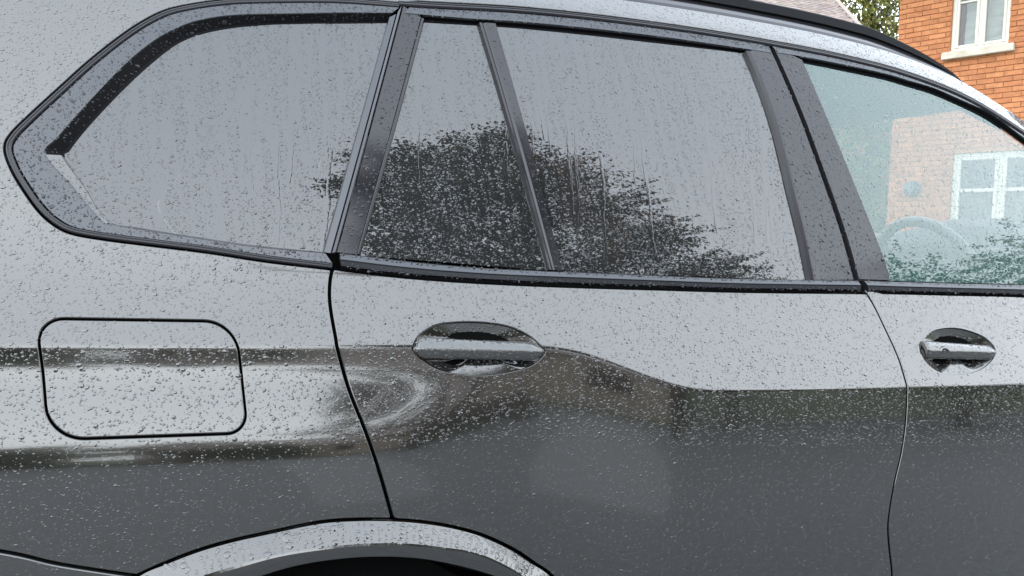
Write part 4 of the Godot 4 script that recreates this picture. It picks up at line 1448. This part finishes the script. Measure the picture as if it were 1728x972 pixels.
# ---------------------------------------------------------------- house with the tiled roof, farther back
func tiled_house() -> void:
	var house := thing("tiled_house", "far house whose brown tiled roof slopes down behind the car roof", "house", Vector3(15.69, 0, -17.09))
	# right verge runs down the slope at x = 0; the slope faces +z at 45 degrees
	var brick := mat(Color(0.33, 0.13, 0.07), 0.9)
	var mb := MB.new()
	var Ln := 9.0; var eave_y := 5.6; var ridge_y := 11.4
	var y0 := 8.48
	var z_e := y0 - eave_y; var z_r := y0 - ridge_y
	mb.box(Vector3(-Ln / 2 - 0.15, eave_y / 2, z_r), Vector3(Ln - 0.3, eave_y, (z_e - z_r) * 2 - 0.6))
	for s in [0, 1]:
		var xx := -0.16 if s == 0 else -Ln + 0.16
		var g := [Vector3(xx, eave_y - 0.02, z_e - 0.3), Vector3(xx, ridge_y - 0.35, z_r), Vector3(xx, eave_y - 0.02, 2 * z_r - z_e + 0.3)]
		mb.face(g[0], g[1], g[2], g[2], Vector3(-Ln / 2, eave_y, z_r))
	part("wall", mb, brick, house)
	mb = MB.new()
	var slope := (Vector2(z_e, eave_y) - Vector2(z_r, ridge_y)).length()
	mb.box(Vector3(-Ln / 2, (eave_y + ridge_y) / 2 - 0.06, (z_e + z_r) / 2 - 0.06), Vector3(Ln, 0.08, slope), Basis(Vector3.RIGHT, PI / 4))
	mb.box(Vector3(-Ln / 2, (eave_y + ridge_y) / 2 - 0.06, z_r - (z_e - z_r) / 2 + 0.06), Vector3(Ln, 0.08, slope), Basis(Vector3.RIGHT, -PI / 4))
	var roof := part("roof", mb, mat(Color(0.10, 0.07, 0.06), 0.9), house)
	var t := MB.new()
	t.box(Vector3.ZERO, Vector3(0.160, 0.016, 0.19), Basis.IDENTITY, 0.003)
	var tm := mat(Color(0.25, 0.20, 0.18), 0.7)
	tm.vertex_color_use_as_albedo = true
	var mesh := t.mesh(tm)
	var xf := []; var tint := []
	var vm := mat(Color(0.36, 0.30, 0.26), 0.75)
	var vb := MB.new()
	vb.box(Vector3.ZERO, Vector3(0.17, 0.05, 0.20), Basis.IDENTITY, 0.014)
	var vmesh := vb.mesh(vm)
	for r in int(slope / 0.105):
		var d := r * 0.105
		var p := Vector3(0, eave_y + d * 0.7071, z_e - d * 0.7071)
		if p.y > 7.9 and p.y < 9.6:
			var v := MeshInstance3D.new()
			v.name = "verge_tile"; v.mesh = vmesh
			v.transform = Transform3D(Basis(Vector3.RIGHT, PI / 4 - 0.10), p + Vector3(-0.06, 0.05, 0.02))
			roof.add_child(v, true)
		for c in int(Ln / 0.165) - 1:
			var b := Basis(Vector3.RIGHT, PI / 4 - 0.11) * Basis(Vector3.BACK, rng.randfn(0, 0.015))
			xf.append(Transform3D(b, p + Vector3(-0.22 - c * 0.165 - (0.08 if r % 2 else 0.0), 0.028 + rng.randf_range(0, 0.006), 0.028)))
			var v := rng.randf_range(0.75, 1.25)
			tint.append(Color(v * rng.randf_range(0.95, 1.1), v, v * rng.randf_range(0.9, 1.02)))
	var mm := MultiMesh.new()
	mm.transform_format = MultiMesh.TRANSFORM_3D
	mm.use_colors = true
	mm.mesh = mesh
	mm.instance_count = xf.size()
	for i in xf.size():
		mm.set_instance_transform(i, xf[i]); mm.set_instance_color(i, tint[i])
	var o := MultiMeshInstance3D.new()
	o.name = "tiles"; o.multimesh = mm; o.set_meta("kind", "stuff")
	roof.add_child(o, true)

func garages() -> void:      # the low brick outbuildings across the drive, which the car's flank mirrors
	var wall_m := mat(Color(0.20, 0.145, 0.115), 0.9)
	textured(wall_m, noise_tex(41, 0.04, [[0.2, 0.5, 0.8], [Color(0.40, 0.34, 0.29), Color(0.48, 0.41, 0.355), Color(0.55, 0.47, 0.41)]], 256), 1.4)
	var roof_m := mat(Color(0.30, 0.26, 0.235), 0.8)
	var door_m := mat(Color(0.32, 0.32, 0.31), 0.5)
	var list := [["low brick outbuilding with a pale up-and-over door, mirrored in the fuel flap", Vector3(-6.2, 0, 12.4), 5.4, 2.5, 3.7], ["longer brick outbuilding with two dark windows behind the dark maple", Vector3(1.9, 0, 12.9), 7.6, 2.4, 4.0]]
	for g in list:
		var t := thing("brick_outbuilding", g[0], "outbuilding", g[1])
		var w: float = g[2]; var e: float = g[3]; var r: float = g[4]
		var mb := MB.new()
		mb.box(Vector3(0, e / 2, 2.0), Vector3(w, e, 4.0))
		for s in [-1.0, 1.0]:
			mb.face(Vector3(s * (w / 2 - 0.02), e, 0), Vector3(s * (w / 2 - 0.02), r - 0.1, 2.0), Vector3(s * (w / 2 - 0.02), e, 4.0), Vector3(s * (w / 2 - 0.02), e, 4.0), Vector3(0, e, 2))
		part("wall", mb, wall_m, t)
		mb = MB.new()
		var run := Vector2(2.25, (r - e) * 1.12)
		for s in [-1.0, 1.0]:
			mb.box(Vector3(0, (e + r) / 2, 2.0 + s * 1.06), Vector3(w + 0.3, 0.10, run.length()), Basis(Vector3.RIGHT, s * atan2(run.y, run.x)), 0.02)
		part("roof", mb, roof_m, t)
		if g[1].x < -3.0:
			mb = MB.new()
			for k in 9: mb.box(Vector3(-0.6, 0.16 + k * 0.235, -0.02), Vector3(2.4, 0.225, 0.06), Basis.IDENTITY, 0.012)
			part("door", mb, door_m, t)
		else:
			for k in [-1.1, 0.9]:
				mb = MB.new()
				mb.box(Vector3(k, 1.45, -0.01), Vector3(0.9, 1.0, 0.05), Basis.IDENTITY, 0.01)
				var wn := part("window", mb, door_m, t)
				mb = MB.new()
				mb.box(Vector3(k, 1.45, -0.04), Vector3(0.76, 0.86, 0.02))
				part("pane", mb, M.gloss, wn)

func ground() -> void:
	var tar := mat(Color.WHITE, 0.6, 0.0, 0.3)
	textured(tar, noise_tex(11, 0.02, [[0.2, 0.5, 0.85], [Color(0.15, 0.153, 0.156), Color(0.195, 0.198, 0.202), Color(0.24, 0.243, 0.248)]], 512), 2.2)
	var slab := mat(Color.WHITE, 0.6, 0.0, 0.3)
	textured(slab, noise_tex(14, 0.02, [[0.2, 0.5, 0.85], [Color(0.20, 0.203, 0.206), Color(0.25, 0.253, 0.256), Color(0.30, 0.303, 0.306)]], 512), 2.2)
	var grass := mat(Color(0.05, 0.09, 0.025), 0.9)
	textured(grass, noise_tex(12, 0.05, [[0.2, 0.5, 0.8], [Color(0.03, 0.06, 0.015), Color(0.05, 0.095, 0.025), Color(0.09, 0.12, 0.04)]], 512), 0.5)
	var mb := MB.new()
	mb.face(Vector3(-300, -0.004, -300), Vector3(300, -0.004, -300), Vector3(300, -0.004, 300), Vector3(-300, -0.004, 300), Vector3(0, -1, 0))
	structure("ground", mb, grass)
	mb = MB.new()
	mb.face(Vector3(-14, 0, -7), Vector3(16, 0, -7), Vector3(16, 0, 9.6), Vector3(-14, 0, 9.6), Vector3(0, -1, 0))
	structure("driveway", mb, tar)
	mb = MB.new()
	var ap := pts("0.35,2.0 0.8,1.88 1.2,1.86 1.5,2.6 1.75,3.6 2.0,6.0 2.5,9.6 0.1,9.6 0.2,5.0")
	for i in range(1, ap.size() - 1):
		mb.face(Vector3(ap[0].x, 0.004, ap[0].y), Vector3(ap[i].x, 0.004, ap[i].y), Vector3(ap[i + 1].x, 0.004, ap[i + 1].y), Vector3(ap[i + 1].x, 0.004, ap[i + 1].y), Vector3(0, -1, 0))
	structure("concrete_apron", mb, slab)
	var bank := mat(Color.WHITE, 0.9)
	textured(bank, noise_tex(15, 0.05, [[0.15, 0.5, 0.85], [Color(0.085, 0.095, 0.062), Color(0.13, 0.142, 0.10), Color(0.18, 0.19, 0.135)]], 512), 0.45)
	var bn := FastNoiseLite.new()
	bn.seed = 3; bn.frequency = 0.3
	var rows := []
	for i in 60:
		var row := []
		for j in 16:
			var t := j / 15.0
			var x := 5.8 + i * 0.4 + t * 0.3
			row.append(Vector3(x, (3.4 * smoothstep(0.0, 1.0, t) + 0.10 * bn.get_noise_2d(x, t * 6.0) * t) * clampf(i / 1.0, 0.0, 1.0) - 0.002, 9.8 + 6.0 * t))
		rows.append(row)
	mb = MB.new()
	sheet(mb, rows, Vector3.UP)
	structure("grass_bank", mb, bank)
	for i in 15:        # kerb along the hedge
		var kb := MB.new()
		kb.box(Vector3(-12.7 + i * 2.0, 0.05, 9.70), Vector3(1.985, 0.12, 0.16), Basis.IDENTITY, 0.012)
		structure("kerb", kb, slab)

func _ready() -> void:
	rng.seed = 4711
	# ------------------------------------------------ camera, sky, light
	var cam := Camera3D.new()
	cam.name = "camera"
	cam.position = Vector3(0, 1.20, 1.30)
	cam.rotation_degrees = Vector3(-2.5, -18.0, 2.4)
	cam.fov = 41.0; cam.near = 0.05; cam.far = 900.0
	add_child(cam)
	cam.current = true
	var env := Environment.new()
	env.background_mode = Environment.BG_SKY
	var sk := ProceduralSkyMaterial.new()
	sk.sky_top_color = Color(0.70, 0.74, 0.79)
	sk.sky_horizon_color = Color(0.92, 0.943, 0.965)
	sk.sky_curve = 0.55
	sk.ground_bottom_color = Color(0.2, 0.2, 0.2); sk.ground_horizon_color = Color(0.4, 0.41, 0.42)
	sk.sun_angle_max = 30.0
	sk.sky_energy_multiplier = 1.62
	env.sky = Sky.new()
	env.sky.sky_material = sk
	env.tonemap_mode = Environment.TONE_MAPPER_LINEAR
	env.tonemap_exposure = 1.78
	env.sdfgi_enabled = true; env.ssao_enabled = true; env.ssil_enabled = true
	var we := WorldEnvironment.new()
	we.name = "world_environment"; we.environment = env
	add_child(we)
	var sun := DirectionalLight3D.new()
	sun.name = "sun"
	sun.light_energy = 0.15; sun.light_angular_distance = 20.0; sun.light_color = Color(1, 0.97, 0.93)
	sun.rotation_degrees = Vector3(-36, -140, 0)
	sun.shadow_enabled = true
	sun.sky_mode = DirectionalLight3D.SKY_MODE_LIGHT_ONLY
	add_child(sun)
	materials()
	# ------------------------------------------------ setting
	ground()
	brick_house()
	tiled_house()
	# ------------------------------------------------ the car
	car = thing("parked_car", "dark grey metallic SUV beaded with rain, seen close along its side", "car")
	flank()
	mir = true
	flank()
	mir = false
	body_rest()
	interior()
	# ------------------------------------------------ trees: those behind, and those across the drive that the car mirrors
	tree("birch_tree", "yellow green birch tree between the tiled roof and the brick house", Vector3(19.5, 0, -20.5), 14.0,
		[[0, 9.6, 0, 2.2, 1.6, 0.22], [-1.2, 11.0, 0.5, 1.6, 1.6, 0.16], [1.4, 10.6, -0.4, 1.7, 1.9, 0.16], [0.4, 12.4, 0, 1.5, 1.4, 0.12], [-1.8, 8.8, 0, 1.4, 1.2, 0.12], [2.2, 8.6, 0.4, 1.6, 1.3, 0.12], [0.2, 7.2, 0.2, 2.0, 1.3, 0.10]], Color(0.19, 0.20, 0.055), 16000, 0.13, 0.9)
	tree("garden_tree", "green garden tree behind the brick house corner", Vector3(10.7, 0, -10.6), 5.0,
		[[0, 3.2, 0, 1.0, 0.9, 0.3], [0.2, 2.0, 0.1, 1.1, 0.9, 0.25], [-0.9, 2.6, -0.4, 1.0, 0.9, 0.25], [-0.2, 4.2, 0, 0.8, 0.7, 0.2]], Color(0.10, 0.15, 0.04), 9000, 0.10, 0.2)
	tree("dark_maple_tree", "tall dark leaved tree across the drive, mirrored in the rear windows", Vector3(3.3, 0, 7.4), 8.2,
		[[-0.3, 7.28, 0, 0.9, 0.40, 0.06], [0.7, 6.86, 0.1, 0.9, 0.40, 0.06], [-1.3, 6.86, 0, 0.8, 0.30, 0.06], [-1.9, 6.22, 0.1, 0.6, 0.26, 0.04], [0.0, 6.33, -0.1, 1.1, 0.42, 0.08], [-0.9, 5.91, -0.2, 1.0, 0.40, 0.07], [-1.6, 5.59, 0.1, 0.6, 0.32, 0.04], [1.2, 6.01, 0, 1.0, 0.38, 0.07], [0.3, 5.38, 0, 1.2, 0.42, 0.08], [1.9, 5.27, 0, 0.9, 0.36, 0.06], [-1.4, 5.06, 0, 1.0, 0.38, 0.06], [2.7, 4.54, 0.1, 0.9, 0.35, 0.05], [1.1, 4.64, 0, 1.2, 0.38, 0.07], [-0.4, 4.54, 0.1, 1.1, 0.38, 0.06], [-1.7, 4.43, 0, 0.55, 0.30, 0.04], [0.1, 7.91, 0, 0.5, 0.25, 0.02],
		[-1.3, 3.6, 0.1, 1.1, 0.32, 0.04], [0.5, 3.6, 0, 1.3, 0.36, 0.06], [2.2, 3.6, 0, 1.2, 0.36, 0.05], [-2.4, 3.2, 0.2, 0.9, 0.22, 0.015], [-2.35, 6.22, 0.0, 0.25, 0.2, 0.006], [3.2, 3.1, 0, 1.1, 0.4, 0.04], [-1.2, 2.75, 0, 1.3, 0.16, 0.02], [0.4, 2.5, 0, 1.3, 0.2, 0.02]], Color(0.15, 0.115, 0.075), 56000, 0.074, 0.06, 0.35)
	tree("green_tree", "mid green tree across the drive beyond the dark maple", Vector3(6.6, 0, 8.6), 6.0,
		[[0, 4.3, 0, 1.3, 0.8, 0.3], [0.9, 3.4, 0, 1.3, 0.7, 0.25], [-0.9, 3.2, 0, 1.3, 0.7, 0.25], [0.1, 2.4, 0, 1.7, 0.7, 0.2]], Color(0.13, 0.17, 0.065), 26000, 0.06, 0.1)
	for k in [[-4.6, 11.3, 4.4, "thin loose bush in front of the outbuilding with the pale door"], [-2.9, 11.7, 4.0, "upright loose bush between the two outbuildings"], [-1.0, 11.6, 3.9, "loose bush at the left corner of the windowed outbuilding"]]:
		var hh: float = k[2]
		tree("garden_bush", k[3], Vector3(k[0], 0, k[1]), hh, [[0, hh * 0.85, 0, hh * 0.20, hh * 0.10, 0.2], [hh * 0.25, hh * 0.7, 0, hh * 0.2, hh * 0.09, 0.2], [-hh * 0.27, hh * 0.72, 0.1, hh * 0.2, hh * 0.08, 0.2], [0, hh * 0.5, 0.1, hh * 0.3, hh * 0.14, 0.4]], Color(0.19, 0.185, 0.12), 6000, 0.08, 0.1)
	var spots := [[9.2, 6.6, 5.0, "broad dark shrub"], [11.2, 5.6, 5.6, "tall dense shrub"], [13.5, 6.5, 6.2, "rounded dark shrub"], [-3.2, 10.5, 3.2, "low loose shrub"], [-6.0, 10.0, 3.6, "wide low shrub"], [0.2, 11.5, 2.8, "small low shrub"], [16.0, 4.0, 5.2, "tall far shrub"]]
	for s in spots:
		var h: float = s[2]
		tree("garden_shrub", s[3] + " across the drive from the car", Vector3(s[0], 0, s[1]), h,
			[[0, h * 0.75, 0, h * 0.24, h * 0.2, 0.25], [h * 0.22, h * 0.5, 0, h * 0.26, h * 0.2, 0.25], [-h * 0.22, h * 0.48, 0.1, h * 0.26, h * 0.2, 0.25], [0, h * 0.25, 0.1, h * 0.36, h * 0.2, 0.25]], Color(0.15, 0.175, 0.11), 15000, 0.075, 0.1)
	hedge("clipped_hedge", "long hedge along the top of the grass bank across the drive", Vector3(6.0, 3.2, 15.6), Vector3(24.0, 3.2, 15.6), 2.3)
	garages()
	# ------------------------------------------------ rain
	raindrops()
